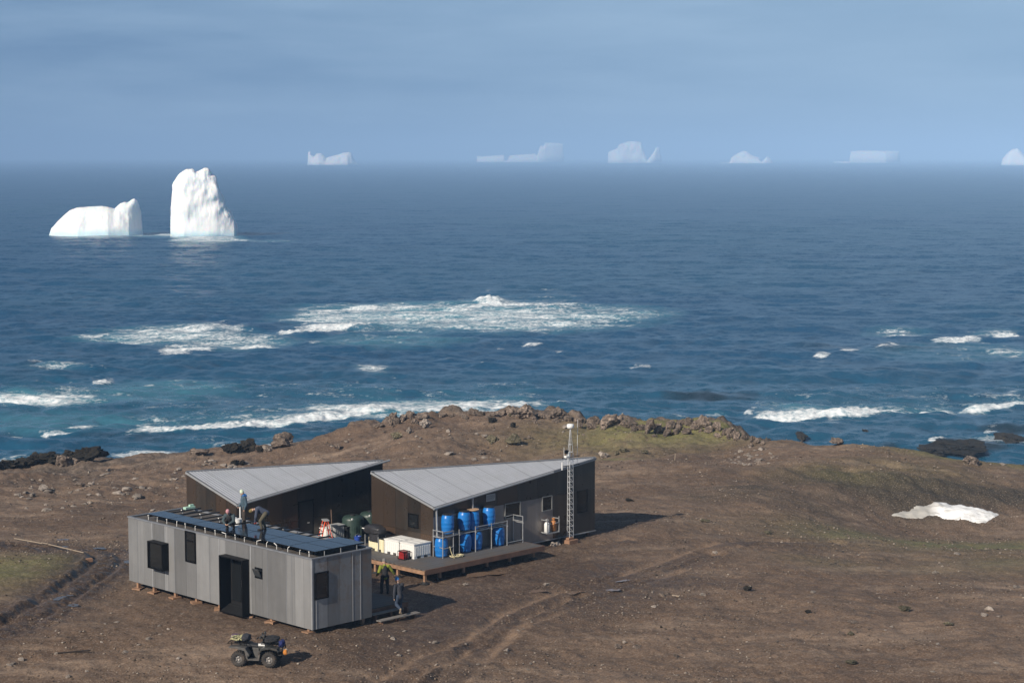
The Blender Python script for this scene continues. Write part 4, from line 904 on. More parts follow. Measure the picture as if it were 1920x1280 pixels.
for i in range(4): pv(px0+pw+.012,.2+i*(pl+.012),px0+2*pw+.012,.2+i*(pl+.012)+pl)
pv(px0+2*pw+.024,.2,px0+3*pw-.05,.2+pl)
M_RAIL=paint('black_rail',(.015,.015,.016),.4,.3)
clipm=paint('white_clip',(.72,.72,.70),.4,var=.1)
for i in range(17):
    y=.36+i*.655+rng.normal()*.05
    if y>11.2: break
    MB().box((px0-.06,y-.022,.095),(W-.04+rng.normal()*.05,y+.022,.145)).build('rail',M_RAIL,sol)
    k=MB(); k.tube((px0-.1,y,-.02),(px0-.1,y,.12),.014,n=7); q=rng.integers(3); dy=rng.normal()*.1
    if q==0: k.bar((px0-.1,y,.14),(px0-.13,y+dy,.17),.03,.02)
    elif q==1: k.bar((px0-.1,y,.14),(px0-.1,y+.02,.19),.035,.028)
    else: k.bar((px0-.1,y,.13),(px0-.08,y+dy*1.2,.2),.028,.02)
    k.build('clip',clipm,sol)
    if i%2==0 and y>7: MB().tube((1.9,y,-.02),(1.9,y,.12),.018,n=7).tube((1.88,y,.12),(1.88,y+.06,.17),.018,n=6).build('clip',clipm,sol)
for x in (.75,1.55,2.35): MB().tube((x,.17,-.02),(x,.17,.15),.016,n=7).build('clip',M_FLASH,sol)
# ------------------------------------------------------------------ folded-roof sheds
def fold_roof(parent,Ln,Wd,hn,hl,hr,hb,eave=.08):
    """two triangular corrugated planes meeting along the diagonal ridge from the left corner to the far right one"""
    pts={'n':(0,0,hn),'r':(Ln,0,hr),'l':(0,Wd,hl),'b':(Ln,Wd,hb)}
    out=[]
    for tri in (('n','r','l'),('b','l','r')):
        A,B,Cc=[Vector(pts[k]) for k in tri]
        nrm=(B-A).cross(Cc-A).normalized(); nrm=nrm if nrm.z>0 else -nrm
        # ribs run down the short side of the plan
        rib=(Cc-A).normalized() if tri[0]=='n' else (Cc-A).normalized()
        rib=(pts_v(pts,'l')-pts_v(pts,'n')) if tri[0]=='n' else (pts_v(pts,'r')-pts_v(pts,'b'))
        N_=int(Ln/.034); vs=[];fs=[];uv=[]
        for i in range(N_+1):
            t=i/N_; zz=.013*math.cos(2*math.pi*i/4)
            if tri[0]=='n': P=Vector(pts['n']).lerp(Vector(pts['r']),t); Q=Vector(pts['l']).lerp(Vector(pts['r']),t)
            else: P=Vector(pts['l']).lerp(Vector(pts['b']),t); Q=Vector(pts['l']).lerp(Vector(pts['r']),t)
            d=(P-Q); d=d.normalized() if d.length>1e-6 else Vector((0,-1 if tri[0]=='n' else 1,0))
            ov=eave if tri[0]=='n' else .05
            vs+= [P+d*ov+nrm*(zz+.03),Q+nrm*(zz+.03)]; uv+=[(t*Ln,0),(t*Ln,(P-Q).length)]
        fs=[(2*i,2*i+2,2*i+3,2*i+1) for i in range(N_)]
        me=bpy.data.meshes.new('roof'); me.from_pydata(vs,[],fs); ul=me.uv_layers.new(name='UVMap')
        for lp in me.loops: ul.data[lp.index].uv=uv[lp.vertex_index]
        bm=bmesh.new(); bm.from_mesh(me); bmesh.ops.recalc_face_normals(bm,faces=bm.faces)
        if bm.faces[:] and bm.faces[0].normal.z<0: bmesh.ops.reverse_faces(bm,faces=bm.faces)
        bmesh.ops.solidify(bm,geom=bm.faces[:],thickness=.012) if False else None
        bm.to_mesh(me); bm.free()
        out.append(link('roof_sheet',me,M_ROOF,parent,smooth=True))
    rc=MB(); a,bq=Vector(pts['l']),Vector(pts['r']); rc.bar(a+Vector((0,0,.045)),bq+Vector((0,0,.045)),.16,.02)
    rc.build('ridge_cap',M_CAP,parent,bevel=.004)
    ed=MB(); ed.bar(Vector(pts['n'])+Vector((-.03,-.04,-.02)),Vector(pts['l'])+Vector((-.03,0,-.02)),.05,.09); ed.build('verge_trim',M_FLASH,parent,bevel=.004)
    fa=MB(); fa.bar(Vector(pts['n'])+Vector((-.02,-eave+.02,-.03)),Vector(pts['r'])+Vector((.02,-eave+.02,-.03)),.03,.12); fa.build('fascia',M_CAP,parent)
    return pts
def pts_v(p,k): return Vector(p[k])
def shed(root,Ln,Wd,Z0,hn,hl,hr,hb,front,left,fmats,lsplit):
    zf=lambda a: hn+(hr-hn)*a/Ln-.0; zl=lambda a: hn+(hl-hn)*a/Wd
    core=MB(); i=.06      # inner shell keeps daylight out
    core.add([(i,i,Z0),(Ln-i,i,Z0),(Ln-i,Wd-i,Z0),(i,Wd-i,Z0),(i,i,hn-.06),(Ln-i,i,hr-.06),(Ln-i,Wd-i,hb-.06),(i,Wd-i,hl-.06)],[(0,3,2,1),(4,5,7),(5,6,7),(0,1,5,4),(1,2,6,5),(2,3,7,6),(3,0,4,7)]); core.build('inner_shell',M_DARKIN,root)
    for rects,mt in front: 
        o=panels('wall_sheets',rects,'Y',0,.05,mt,root,ztop=zf); top_rust(o)
    o=panels('wall_sheets',left,'X',0,.05,M_BLACKSTEEL,root,ztop=zl); me=o.data; put_attr(me,'rust',[.6]*len(me.vertices))
    o=panels('wall_sheets',[(k*2.,min(Ln,k*2.+2.),Z0,5) for k in range(int(Ln/2)+1) if k*2<Ln-.05],'Y',Wd-.05,.05,M_BLACKSTEEL,root,ztop=lambda a: hl+(hb-hl)*a/Ln); top_rust(o)
    o=panels('wall_sheets',[(.05,2.,Z0,5),(2.,Wd-.05,Z0,5)],'X',Ln-.05,.05,M_BLACKSTEEL,root,ztop=lambda a: hr+(hb-hr)*a/Wd); top_rust(o)
    fold_roof(root,Ln,Wd,hn,hl,hr,hb)
LB,WB_=10.4,4.07
sb=empty('folded_roof_shed',site(11.16,5.38),TH,'dark steel shed with a folded pale metal roof and blue barrels along its front','shed')
rowz=2.40
low=cuts([.0,1.0,2.2,3.4,4.5,5.5,6.6,7.52],.4,rowz,[(4.36,5.38,1.72,rowz)]); lowr=[(7.53,8.9,.4,rowz,.35,.5),(8.9,9.24,.4,rowz,.3,.1),(9.24,9.9,.4,1.35,.3,.1),(9.9,LB,.4,rowz,.4,.1)]
hi=[(k*1.3,min(LB,k*1.3+1.3),rowz,5.) for k in range(8)]
shed(sb,LB,WB_,.4,2.84,3.9,3.84,2.84,[(low,M_GREYSTEEL),(lowr,M_BLACKSTEEL),(hi,M_BLACKSTEEL)],[(k*.82,min(WB_,k*.82+.82),z0,z1,None or rng.random(),abs(rng.normal())*.55) for k in range(5) for z0,z1 in ((.4,1.6),(1.6,4.5))],None,None)
for a0,a1,z0,z1,fm in ((4.36,5.36,1.74,2.43,M_WFR),(6.78,7.44,1.76,2.44,M_WFR)): window(sb,'Y',a0,a1,z0,z1,0,-1,.05,.035,fm)
window(sb,'Y',9.16,9.86,1.36,2.42,0,-1,.03,.022,M_BLACK)
window(sb,'X',.95,1.6,1.78,2.4,0,-1,.04,.045,M_BLACK)
v_=MB(); frame(v_,'Y',3.2,3.75,2.68,2.99,-.03,.02,.03); 
for k in range(6): v_.box((3.23,-.02,2.72+k*.043),(3.72,.0,2.745+k*.043))
v_.build('vent',M_FLASH,sb)
gt=MB(); pA,pB=Vector((-.1,-.14,2.80)),Vector((7.4,-.14,2.80+7.5*.0962)); gt.tube(pA,pB,.05,n=10); gt.build('gutter',M_FLASH,sb,smooth=True)
dp=MB(); dp.path([(.06,-.14,2.78),(.06,-.2,1.0)],.042,n=9).path([(.06,-.2,1.0),(.10,-.34,.95)],.042,n=9); dp.build('downpipe',M_FLASH,sb,smooth=True)
dp=MB(); dp.path([(2.28,-.1,2.98),(2.28,-.1,.75)],.042,n=9); dp.build('downpipe',M_FLASH,sb,smooth=True)
MB().box((5.0,-.05,.36),(LB+.03,0.0,.4)).build('skirt_trim',M_FLASH,sb)
sk=MB()
for k in range(6):
    for y in (.2,2.,3.8): sk.box((.3+k*1.95,y-.06,-.1),(.42+k*1.95,y+.06,.4))
sk.build('footing',M_WOODD,sb)
# wall bracket with two gas bottles
br=MB()
for x in (6.72,7.5): br.box((x,-.42,.82),(x+.035,-.385,1.5)); br.box((x,-.42,.8),(x+.035,-.02,.835)); br.box((x,-.42,1.38),(x+.035,-.02,1.415))
br.box((6.72,-.42,.76),(7.535,-.05,.8)); br.box((6.72,-.42,1.2),(7.0,-.39,1.235)); br.box((7.25,-.42,1.2),(7.535,-.39,1.235))
br.build('bottle_bracket',M_FLASH,sb)
LA,WA=8.5,3.68
sa=empty('folded_roof_shed',site(5.5,11.9),TH,'dark steel shed with a folded pale metal roof behind the people on the hut','shed')
hA=[(k*.85,min(LA,k*.85+.85),z0,z1,rng.random()*.8,abs(rng.normal())*(.75 if k<4 else .15)) for k in range(10) for z0,z1 in ((.45,1.7),(1.7,5.))]
shed(sa,LA,WA,.45,2.87,3.86,3.82,2.87,[(hA,M_BLACKSTEEL)],[(k*.74,min(WA,k*.74+.74),z0,z1,rng.random(),abs(rng.normal())*.6) for k in range(5) for z0,z1 in ((.45,1.7),(1.7,4.5))],None,None)
gt=MB(); gt.tube((-.1,-.14,2.83),(LA+.3,-.14,2.83+(LA+.4)*.112),.05,n=10); gt.build('gutter',M_FLASH,sa,smooth=True)
dr=MB().box((3.5,-.02,.72),(4.25,.02,2.5)).build('door',M_DARKIN,sa); df=MB(); frame(df,'Y',3.44,4.31,.68,2.56,-.035,0,.06); df.build('door_frame',M_BLACK,dr)
MB().box((3.95,-.06,1.5),(4.05,-.02,1.54)).build('handle',M_FLASH,dr)
sk=MB()
for k in range(5):
    for y in (.2,3.4): sk.box((.3+k*1.95,y-.06,-.3),(.42+k*1.95,y+.06,.46))
sk.build('footing',M_WOODD,sa)
# ------------------------------------------------------------------ deck
dk=empty('timber_deck',site(8.95,3.55),TH,'grey boarded timber deck on stubby posts between the sheds and the hut','deck')
DZ=.7
d=MB(); d.box((0,0,DZ-.04),(7.2,1.78,DZ)); d.box((0,1.78,DZ-.04),(2.16,8.3,DZ)); d.box((-3.4,6.,DZ-.04),(0,8.3,DZ)); d.build('deck_boards',M_DECK,dk)
r_=MB(); r_.box((-.0,-.05,DZ-.22),(7.2,0,DZ-.002)); r_.box((7.2,-.05,DZ-.22),(7.25,1.78,DZ-.002)); r_.build('rim_board',M_WOODD,dk)
r_=MB(); r_.box((-.05,-.05,DZ-.2),(0,8.3,DZ-.045)); r_.build('side_beam',M_WOOD,dk)
r_=MB()
for k in range(12): r_.box((.5+k*.6,.02,DZ-.2),(.56+k*.6,1.75,DZ-.045))
r_.build('joist',M_WOODD,dk)
for x,y in ((.08,.06),(1.1,.25),(2.5,.25),(3.9,.25),(5.3,.25),(6.8,.25),(.08,1.75),(.08,3.2),(.08,4.7),(.08,6.2),(.08,7.8),(2.5,1.6),(4.5,1.6),(6.8,1.6)):
    p=site(8.95+x,3.55+y); zg=gz(p.x,p.y)
    po=MB().box((x-.055,y-.055,zg-.03),(x+.055,y+.055,DZ-.2)).build('post',M_WOOD,dk)
    pa=MB().lathe([(.19,zg-.04),(.2,zg+.03),(.12,zg+.05),(.1,zg+.1)],(x,y,0),n=14).build('foot_pad',M_PAD,po)
# low landing and steps behind the hut
la=empty('landing',site(3.0,.6),TH,'low shadowed landing platform at the back corner of the long hut','platform')
MB().box((0,0,.42),(2.3,3.6,.48)).build('boards',M_DECK,la); MB().box((0,-.04,.26),(2.34,0,.46)).box((2.3,0,.26),(2.34,3.6,.46)).build('rim_board',M_WOODD,la)
for x,y in ((.1,.1),(2.2,.1),(.1,3.4),(2.2,3.4),(2.2,1.8)): MB().box((x-.05,y-.05,-.05),(x+.05,y+.05,.42)).build('post',M_WOOD,la)
stp=empty('wooden_steps',site(3.0,.0),TH,'two plank steps up to the landing at the corner of the hut','steps')
M_GREYWOOD=paint('grey_plank',(.20,.185,.17),.8,var=.3,scale=4,dirt=(.09,.07,.055),stretch=(.3,3,3))
MB().box((.15,.16,.33),(1.75,.24,.365)).box((.15,.26,.33),(1.75,.42,.365)).build('tread',M_GREYWOOD,stp,bevel=.004)
MB().box((.18,-.24,.14),(2.25,-.12,.175)).box((.18,-.1,.14),(2.25,.06,.175)).build('tread',M_GREYWOOD,stp,bevel=.004)
for x in (.3,1.1,1.95): MB().box((x,-.22,0),(x+.07,.05,.14)).box((x,.2,.0),(x+.07,.4,.33)).build('support',M_WOODD,stp)
# ------------------------------------------------------------------ things on the deck
M_BLUE=paint('blue_plastic',(.010,.165,.52),.32,var=.15,scale=3,dirt=(.05,.17,.42),dirt_amt=.35)
M_LID=paint('black_lid',(.02,.02,.022),.5)
def barrel():
    t=empty('blue_barrel',(0,0,0))
    pr=[(.20,0),(.245,.015),(.262,.06),(.272,.10),(.262,.115),(.268,.14),(.288,.27),(.297,.30),(.288,.33),(.290,.43),(.299,.46),(.290,.49),(.280,.62),(.268,.70),(.235,.755),(.222,.77),(.222,.79)]
    MB().lathe([(r*.985,h*1.05) for r,h in pr],n=26).build('drum',M_BLUE,t,smooth=True,angle=60)
    MB().lathe([(.224,.835),(.242,.84),(.242,.868),(.21,.875),(.06,.875)],n=26).build('lid',M_LID,t,smooth=True)
    hd=MB(); hd.tube((-.19,-.16,.76),(-.13,-.21,.70),.016,n=6); hd.tube((.19,-.16,.76),(.13,-.21,.70),.016,n=6); hd.build('handle',M_BLUE,t)
    return t
b0=barrel(); first=True
GB='blue barrels on the pipe rack'
board=M_WOOD
rack_z=1.66
spots=[(11.72,5.08,rack_z,'blue barrel at the left end of the upper row on the pipe rack'),
 (12.75,5.1,rack_z,'second blue barrel of the upper row, black lid, beside the one topped with wood'),
 (13.30,5.12,rack_z-.05,'blue barrel of the upper row with a round wooden board on its lid'),
 (14.25,5.08,rack_z,'blue barrel at the right end of the upper row on the pipe rack'),
 (11.33,5.06,DZ,'blue barrel on the deck at the left end of the lower row'),
 (12.78,5.08,DZ,'second blue barrel from the left standing on the deck in the lower row'),
 (13.46,5.1,DZ,'narrow looking blue barrel of the lower row behind a rack upright'),
 (14.82,5.06,DZ,'blue barrel at the right end of the lower row on the deck')]
for i,(s_,t_,z_,lab) in enumerate(spots):
    o=b0 if i==0 else copy_tree(b0)
    o.location=site(s_,t_,z_); o.rotation_euler=(0,0,TH+rng.normal()*.5); tag(o,lab,'barrel',GB)
wb=MB().lathe([(.27,0),(.275,.02),(.27,.035),(.0,.036)],n=22,cap=False).build('round_board',paint('plywood',(.45,.30,.19),.7)); wb.location=site(13.30,5.12,rack_z-.05+.876); tag(wb,'round wooden board lying on top of an upper blue barrel','board')
rk=empty('pipe_rack',site(11.1,4.72),TH,'galvanised scaffold pipe rack holding two rows of blue barrels','rack')
for i,x in enumerate((0.,.98,1.97,2.95,3.93,4.93)):
    h=1.9 if i in (0,5) else 1.84
    MB().tube((x,0,DZ),(x,0,h),.024,n=9).build('upright',M_STEELPIPE,rk,smooth=True)
    if i in (0,5): MB().tube((x,.6,DZ),(x,.6,h),.024,n=9).build('upright',M_STEELPIPE,rk,smooth=True)
    MB().tube((x,-.06,rack_z-.07),(x,.62,rack_z-.07),.022,n=8).build('cross_pipe',M_STEELPIPE,rk,smooth=True)
for z in (rack_z-.045,): 
    for y in (.05,.32,.58): MB().tube((0,y,z),(3.95,y,z),.022,n=8).build('shelf_pipe',M_STEELPIPE,rk,smooth=True)
MB().tube((1.97,0,1.80),(3.93,0,1.80),.02,n=8).build('rail',M_STEELPIPE,rk,smooth=True)
MB().tube((3.93,.0,DZ+.12),(4.93,.0,DZ+.12),.02,n=8).build('rail',M_STEELPIPE,rk,smooth=True)
MB().path([(4.45,.6,1.86),(4.93,.6,1.88),(4.93,0,1.88)],.02,n=8).tube((4.93,0,1.65),(4.93,.6,1.65),.02,n=8).build('end_frame',M_STEELPIPE,rk,smooth=True)
for z in (1.86,1.15): MB().tube((0,0,z),(0,.6,z),.02,n=8).build('end_rail',M_STEELPIPE,rk,smooth=True)
MB().tube((0,-.02,1.72),(.62,-.02,1.86),.0001,n=3) if False else None
MB().box((-.03,-.05,1.80),(.62,-.02,1.86)).box((-.03,-.05,1.60),(.62,-.02,1.66)).build('ladder_beam',M_STEELPIPE,rk)
MB().tube((.6,-.03,DZ),(.6,-.03,1.86),.02,n=8).build('upright',M_STEELPIPE,rk,smooth=True)
MB().tube((-.02,-.03,1.12),(.62,-.03,1.14),.02,n=8).build('rail',M_STEELPIPE,rk,smooth=True)
rp=MB(); pts=[]
for k in range(46):
    a=k*.55; r=.20+.06*math.sin(k*1.3); pts.append((r*1.5*math.cos(a),r*.8*math.sin(a),.02+.07*abs(math.sin(k*.9))))
rp.path(pts,.016,n=6); rp.path([(-.2,.05,.08),(-.26,.1,.3),(-.3,.12,.5)],.016,n=6)
o=rp.build('rope_coil',paint('cream_rope',(.62,.55,.34),.8,var=.35,scale=9),smooth=True); o.location=site(11.72,4.50,DZ); o.rotation_euler[2]=TH; tag(o,'cream rope heaped on the deck at the foot of the pipe rack','rope')
# pallet bins
M_WHITE=paint('white_plastic',(.80,.80,.78),.4,var=.06,scale=2,dirt=(.6,.58,.52),dirt_amt=.25); M_CREAM=paint('cream_plastic',(.78,.72,.50),.45,var=.08,scale=2,dirt=(.58,.50,.33),dirt_amt=.4)
def bin_(name,w,d,h,mat,lidmat,loc,label):
    t=empty(name,loc,TH,label,'bin','pallet bins on the deck')
    m=MB(); z0=.1
    m.box((0,0,z0),(w,d,h)); 
    for k in range(9): 
        x=.05+k*(w-.13)/8; m.box((x,-.018,z0+.02),(x+.035,-.001,h-.06))
    for k in range(7):
        y=.06+k*(d-.15)/6; m.box((-.012,y,z0+.02),(-.001,y+.025,h-.06)) 
    m.build('tub',mat,t,bevel=.006)
    f=MB()
    for x in (0,w/2-.09,w-.18):
        for y in (0,d/2-.09,d-.18): f.box((x,y,0),(x+.18,y+.18,z0-.002))
    f.build('pallet_feet',mat,t,bevel=.005)
    l=MB(); l.box((-.02,-.02,h+.002),(w+.02,d+.02,h+.045))
    if lidmat is not M_LID:
        for k in range(3): l.box((.06+k*w/3,.06,h+.046),(w/3-.06+k*w/3,d-.06,h+.056))
    l.build('lid',lidmat,t,bevel=.008)
bin_('pallet_bin',.98,.90,.60,M_WHITE,M_WHITE,site(10.12,5.48,DZ),'white lidded pallet bin nearest the blue barrels, red generator in front of it')
bin_('pallet_bin',.98,.95,.60,M_WHITE,M_WHITE,site(10.11,6.45,DZ),'white lidded pallet bin between the cream one and the one by the barrels')
bin_('pallet_bin',1.0,1.0,.56,M_CREAM,M_LID,site(10.12,7.46,DZ),'cream pallet bin with a dark lid below the black barbecue cover')
# generator
M_RED=paint('red_paint',(.24,.014,.014),.4,var=.2)
g=empty('generator',site(9.66,5.6,DZ),TH,'small red and black generator on the deck before the white bins','generator')
fr=MB()
for x in (0,.34):
    fr.path([(x,0,.02),(x,0,.36),(x,.42,.36),(x,.42,.02),(x,0,.02)],.014,n=7)
for y,z in ((0,.36),(.42,.36),(0,.03),(.42,.03)): fr.tube((0,y,z),(.34,y,z),.014,n=7)
fr.build('frame',M_BLACK,g); MB().cbox((.17,.25,.30),(.28,.28,.12)).build('fuel_tank',M_RED,g,bevel=.03)
MB().cbox((.15,.3,.14),(.22,.2,.18)).build('engine',M_BLACK,g,bevel=.02); MB().lathe([(.07,0),(.1,.01),(.1,.16),(.07,.17)],(.17,.02,.14),n=16,axis='Y').build('alternator',M_RED,g,smooth=True)
MB().cbox((.02,.2,.16),(.04,.34,.24)).build('panel',M_RED,g,bevel=.008)
# covered barbecue
M_TARP=paint('black_cover',(.028,.027,.030),.42,var=.4,scale=5,bumpy=.02)
bb=empty('covered_barbecue',site(10.05,7.75,DZ),TH,'black covered barbecue with a domed top behind the cream bin','barbecue')
bm=bmesh.new(); bmesh.ops.create_icosphere(bm,subdivisions=4,radius=1); q=np.array([v.co[:] for v in bm.verts])
q=np.sign(q)*np.abs(q)**.62; q[:,2]=np.where(q[:,2]>0,q[:,2]*(1-.18*np.abs(q[:,1])),q[:,2]*.55); q*=(1+.07*fbm3(q[:,0]*2,q[:,1]*2,q[:,2]*2,4))[:,None]
for v,c in zip(bm.verts,q): v.co=(c[0]*.30+.25,c[1]*.58+.5,c[2]*.27+.86)
me=bpy.data.meshes.new('cover'); bm.to_mesh(me); bm.free(); link('cover',me,M_TARP,bb,smooth=True)
sk=MB(); sk.prism([(-.02,.42),(.52,.42),(.46,.80),(.04,.80)],'Y',.02,.62); sk.build('skirt',M_TARP,bb,bevel=.04)
lg=MB(); 
for x,y in ((.03,.02),(.45,.02),(.03,.9),(.45,.9)): MB().tube((x,y,0),(x,y,.66),.022,n=8).build('leg',M_STEELPIPE,bb)
MB().box((-.065,.85,.92),(-.05,1.0,.96)).build('tag_patch',M_WHITE,bb)
bk=empty('blue_bucket',site(10.5,9.65,DZ),TH,'small dark blue bucket on the deck beside the barbecue','bucket')
MB().lathe([(.13,0),(.16,.34),(.17,.35),(.17,.37),(.15,.37),(.14,.34),(.0,.33)],n=18,cap=False).build('pail',paint('navy_plastic',(.02,.06,.32),.35),bk,smooth=True); MB().path([(.16,0,.34),(.11,0,.45),(0,0,.49),(-.11,0,.45),(-.16,0,.34)],.008,n=6).build('handle',M_STEELPIPE,bk)
# dark green tanks
M_GREEN=paint('green_tank_plastic',(.028,.05,.042),.42,var=.2,scale=3,dirt=(.06,.075,.065),dirt_amt=.4)
def tank(loc,h,r,label):
    t=empty('water_tank',loc,TH,label,'water tank','green water tanks against the back shed')
    MB().lathe([(r,0),(r,h*.80),(r*.97,h*.86),(r*.84,h*.95),(r*.5,h),(0.,h*1.01)],n=32,cap=False).build('shell',M_GREEN,t,smooth=True,angle=50)
    for k in range(9):
        a=k*.7; MB().cbox((r*1.0*math.cos(a),r*1.0*math.sin(a),h*.28),(.06,.12,h*.56),Matrix.Rotation(a,3,'Z')).build('rib',M_GREEN,t,bevel=.02)
    MB().lathe([(.11,h*1.0),(.13,h*1.005),(.13,h*1.05),(.0,h*1.06)],(-.05,-.05,0),n=16,cap=False).build('cap',M_LID,t,smooth=True)
    MB().lathe([(.05,0),(.05,.05)],(-r*.62,-r*.72,h*.88),n=12,axis='Y').build('valve',M_WHITE,t)
tank(site(11.55,11.2,DZ),.98,.50,'nearest dark green water tank with a round white valve, left of the covered barbecue')
tank(site(12.55,11.15,DZ),1.02,.50,'middle dark green water tank behind the nearest one')
tank(site(13.5,11.05,DZ),1.0,.50,'rearmost dark green water tank, half hidden by the shed wall')
# step ladder, crates, cans
M_FIB=paint('orange_red_fibreglass',(.75,.10,.045),.45,var=.15); M_ALU=paint('aluminium',(.62,.63,.64),.4,.5,var=.1)
sl=empty('step_ladder',site(9.75,11.0,DZ),TH+R(-25),'red and white step ladder standing behind the solar panels','step ladder')
h=1.0
for y in (-.27,.27): MB().bar((-.30,y*1.15,0),(-.05,y*.72,h),.05,.03).build('rail',M_FIB,sl); MB().bar((.32,y*1.15,0),(.07,y*.72,h),.04,.025).build('rail',M_FIB,sl)
for k in range(3): z=.26*(k+1); f=z/h; MB().box((-.30+.25*f-.05,-.25+.07*f,z),(-.30+.25*f+.05,.25-.07*f,z+.03)).build('step',M_ALU,sl)
MB().box((-.12,-.22,h),(.14,.22,h+.05)).build('top_cap',M_ALU,sl,bevel=.01); MB().bar((.25,-.26,.3),(.25,.26,.3),.03).build('brace',M_ALU,sl)
M_GREYP=paint('grey_plastic',(.40,.41,.41),.5,var=.12)
def crate(loc,h,mat,label,name='ribbed_tub'):
    t=empty(name,loc,TH,label,'crate'); m=MB(); m.box((0,0,0),(.55,.45,h))
    for k in range(5): m.box((.04+k*.11,-.02,.03),(.09+k*.11,-.001,h-.05)); m.box((-.02,.03+k*.09,.03),(-.001,.07+k*.09,h-.05))
    m.build('tub',mat,t,bevel=.006); MB().box((-.03,-.03,h+.002),(.58,.48,h+.05)).build('lid',mat,t,bevel=.012)
crate(site(10.35,11.05,DZ),.62,M_GREYP,'tall light grey ribbed tub with a lid beside the step ladder'); crate(site(10.95,10.95,DZ),.5,M_LID,'black lidded tub between the grey tub and the water tank')
crate(site(10.15,11.4,DZ),.46,M_WHITE,'pale tub half hidden behind the legs of the step ladder')
jc=empty('red_fuel_can',site(11.0,11.55,DZ),TH,'bright red fuel can in the shade left of the green tank','fuel can'); MB().box((0,0,0),(.22,.4,.42)).build('can',M_RED,jc,bevel=.04); MB().path([(.11,.1,.42),(.11,.1,.5),(.11,.3,.5),(.11,.3,.42)],.02,n=7).build('handle',M_RED,jc)
sh=MB(); sh.tube((0,0,0),(.05,.12,1.25),.02,n=8); sh.cbox((-.01,-.01,.14),(.04,.2,.3)); o=sh.build('shovel',paint('dull_brown',(.16,.10,.07),.6)); o.location=site(10.75,11.72,DZ); o.rotation_euler[2]=TH; tag(o,'brown handled shovel leaning on the dark wall by the fuel can','shovel')
# gas bottles in the wall bracket
def bottle(loc,mat,label):
    t=empty('gas_bottle',loc,TH,label,'gas bottle'); MB().lathe([(.10,0),(.13,.03),(.13,.38),(.10,.46),(.05,.49)],n=18).build('cylinder',mat,t,smooth=True,angle=50)
    MB().lathe([(.03,.49),(.03,.54),(.08,.545),(.08,.60)],n=12).build('valve_collar',mat,t,smooth=True)
bottle(site(11.16+6.90,5.38-.22,.80),M_WHITE,'white gas bottle on the left of the wall bracket'); bottle(site(11.16+7.34,5.38-.22,.82),paint('orange_brown_paint',(.42,.17,.05),.5,var=.3),'orange brown gas bottle on the right of the wall bracket')
# ------------------------------------------------------------------ lattice mast
ms=empty('lattice_mast',site(19.42,4.98),TH,'slim white lattice mast with a white dome on top, beside the shed','mast')
z0=gz(*site(19.42,4.98)[:2]); M_MAST=paint('mast_steel',(.66,.67,.68),.45,.3,var=.1)
tri=[(.17*math.cos(a),.17*math.sin(a)) for a in (R(95),R(215),R(335))]
for x,y in tri: MB().path([(x,y,z0+.25),(x*.8,y*.8,4.35)],.014,n=7).path([(x*.8,y*.8,4.35),(x*.12,y*.12,5.42)],.012,n=7).build('leg',M_MAST,ms)
lt=MB(); n=15
for k in range(n):
    za=z0+.3+k*(4.3-z0-.3)/n; zb_=z0+.3+(k+1)*(4.3-z0-.3)/n; f=1-.2*k/n
    for i in range(3):
        (xa,ya),(xb,yb)=tri[i],tri[(i+1)%3]; lt.tube((xa*f,ya*f,za),(xb*f,yb*f,zb_) if k%2 else (xb*f,yb*f,zb_),.007,n=5); lt.tube((xa*f,ya*f,za),(xb*f,yb*f,za),.006,n=5)
lt.build('lattice',M_MAST,ms)
tp=MB()
for z,f in ((4.4,.78),(4.75,.53)):
    for i in range(3): (xa,ya),(xb,yb)=tri[i],tri[(i+1)%3]; tp.tube((xa*f,ya*f,z),(xb*f,yb*f,z),.01,n=5)
tp.build('tip_bracing',M_MAST,ms)
MB().tube((0,0,5.38),(0,0,5.5),.03,n=8).build('dome_stem',M_MAST,ms); MB().lathe([(.05,5.49),(.14,5.51),(.168,5.56),(.168,5.66),(.14,5.70),(.05,5.715),(0,5.715)],n=24,cap=False).build('dome',M_WHITE,ms,smooth=True,angle=60)
for z,a,bq in ((3.78,-.50,.62),(4.16,-.55,.66)): MB().bar((a,0,z),(bq,0,z),.035,.03).build('cross_arm',M_BLACK,ms)
MB().tube((.47,0,3.75),(.49,0,5.86),.011,n=6).build('whip_antenna',M_MAST,ms); MB().tube((-.42,0,4.0),(-.42,0,4.66),.012,n=6).build('thin_rod',M_MAST,ms)
MB().tube((-.55,0,3.62),(-.55,0,3.98),.028,n=10).build('vent_tube',M_WHITE,ms); MB().cbox((-.16,-.04,4.30),(.14,.12,.26)).build('instrument_box',M_WHITE,ms,bevel=.02); MB().cbox((-.30,-.02,4.44),(.18,.14,.16)).build('camera_head',M_BLACK,ms,bevel=.03); MB().cbox((-.30,-.06,4.22),(.24,.16,.1)).build('white_sensor',M_WHITE,ms,bevel=.03)
bs=MB(); M_BRICK=paint('base_block',(.27,.15,.09),.9,var=.35,dirt=(.12,.08,.06))
bs.cbox((0,0,z0+.10),(.62,.5,.22)); bs.cbox((-.05,.02,z0+.26),(.34,.3,.1)); bs.build('base_block',M_BRICK,ms,bevel=.02)
for k,(dx,dy) in enumerate(((-.75,.05),(-.95,.2),(-.6,.25),(-1.15,.0))):
    p=site(19.42+dx,4.98+dy); o=bpy.data.objects.new('stone',SMALL[k]); C.objects.link(o); o.scale=(.13,.11,.10); o.location=(p.x,p.y,gz(p.x,p.y)+.05); tag(o,'small brown stone heaped at the foot of the lattice mast','stone','stones at the mast foot')
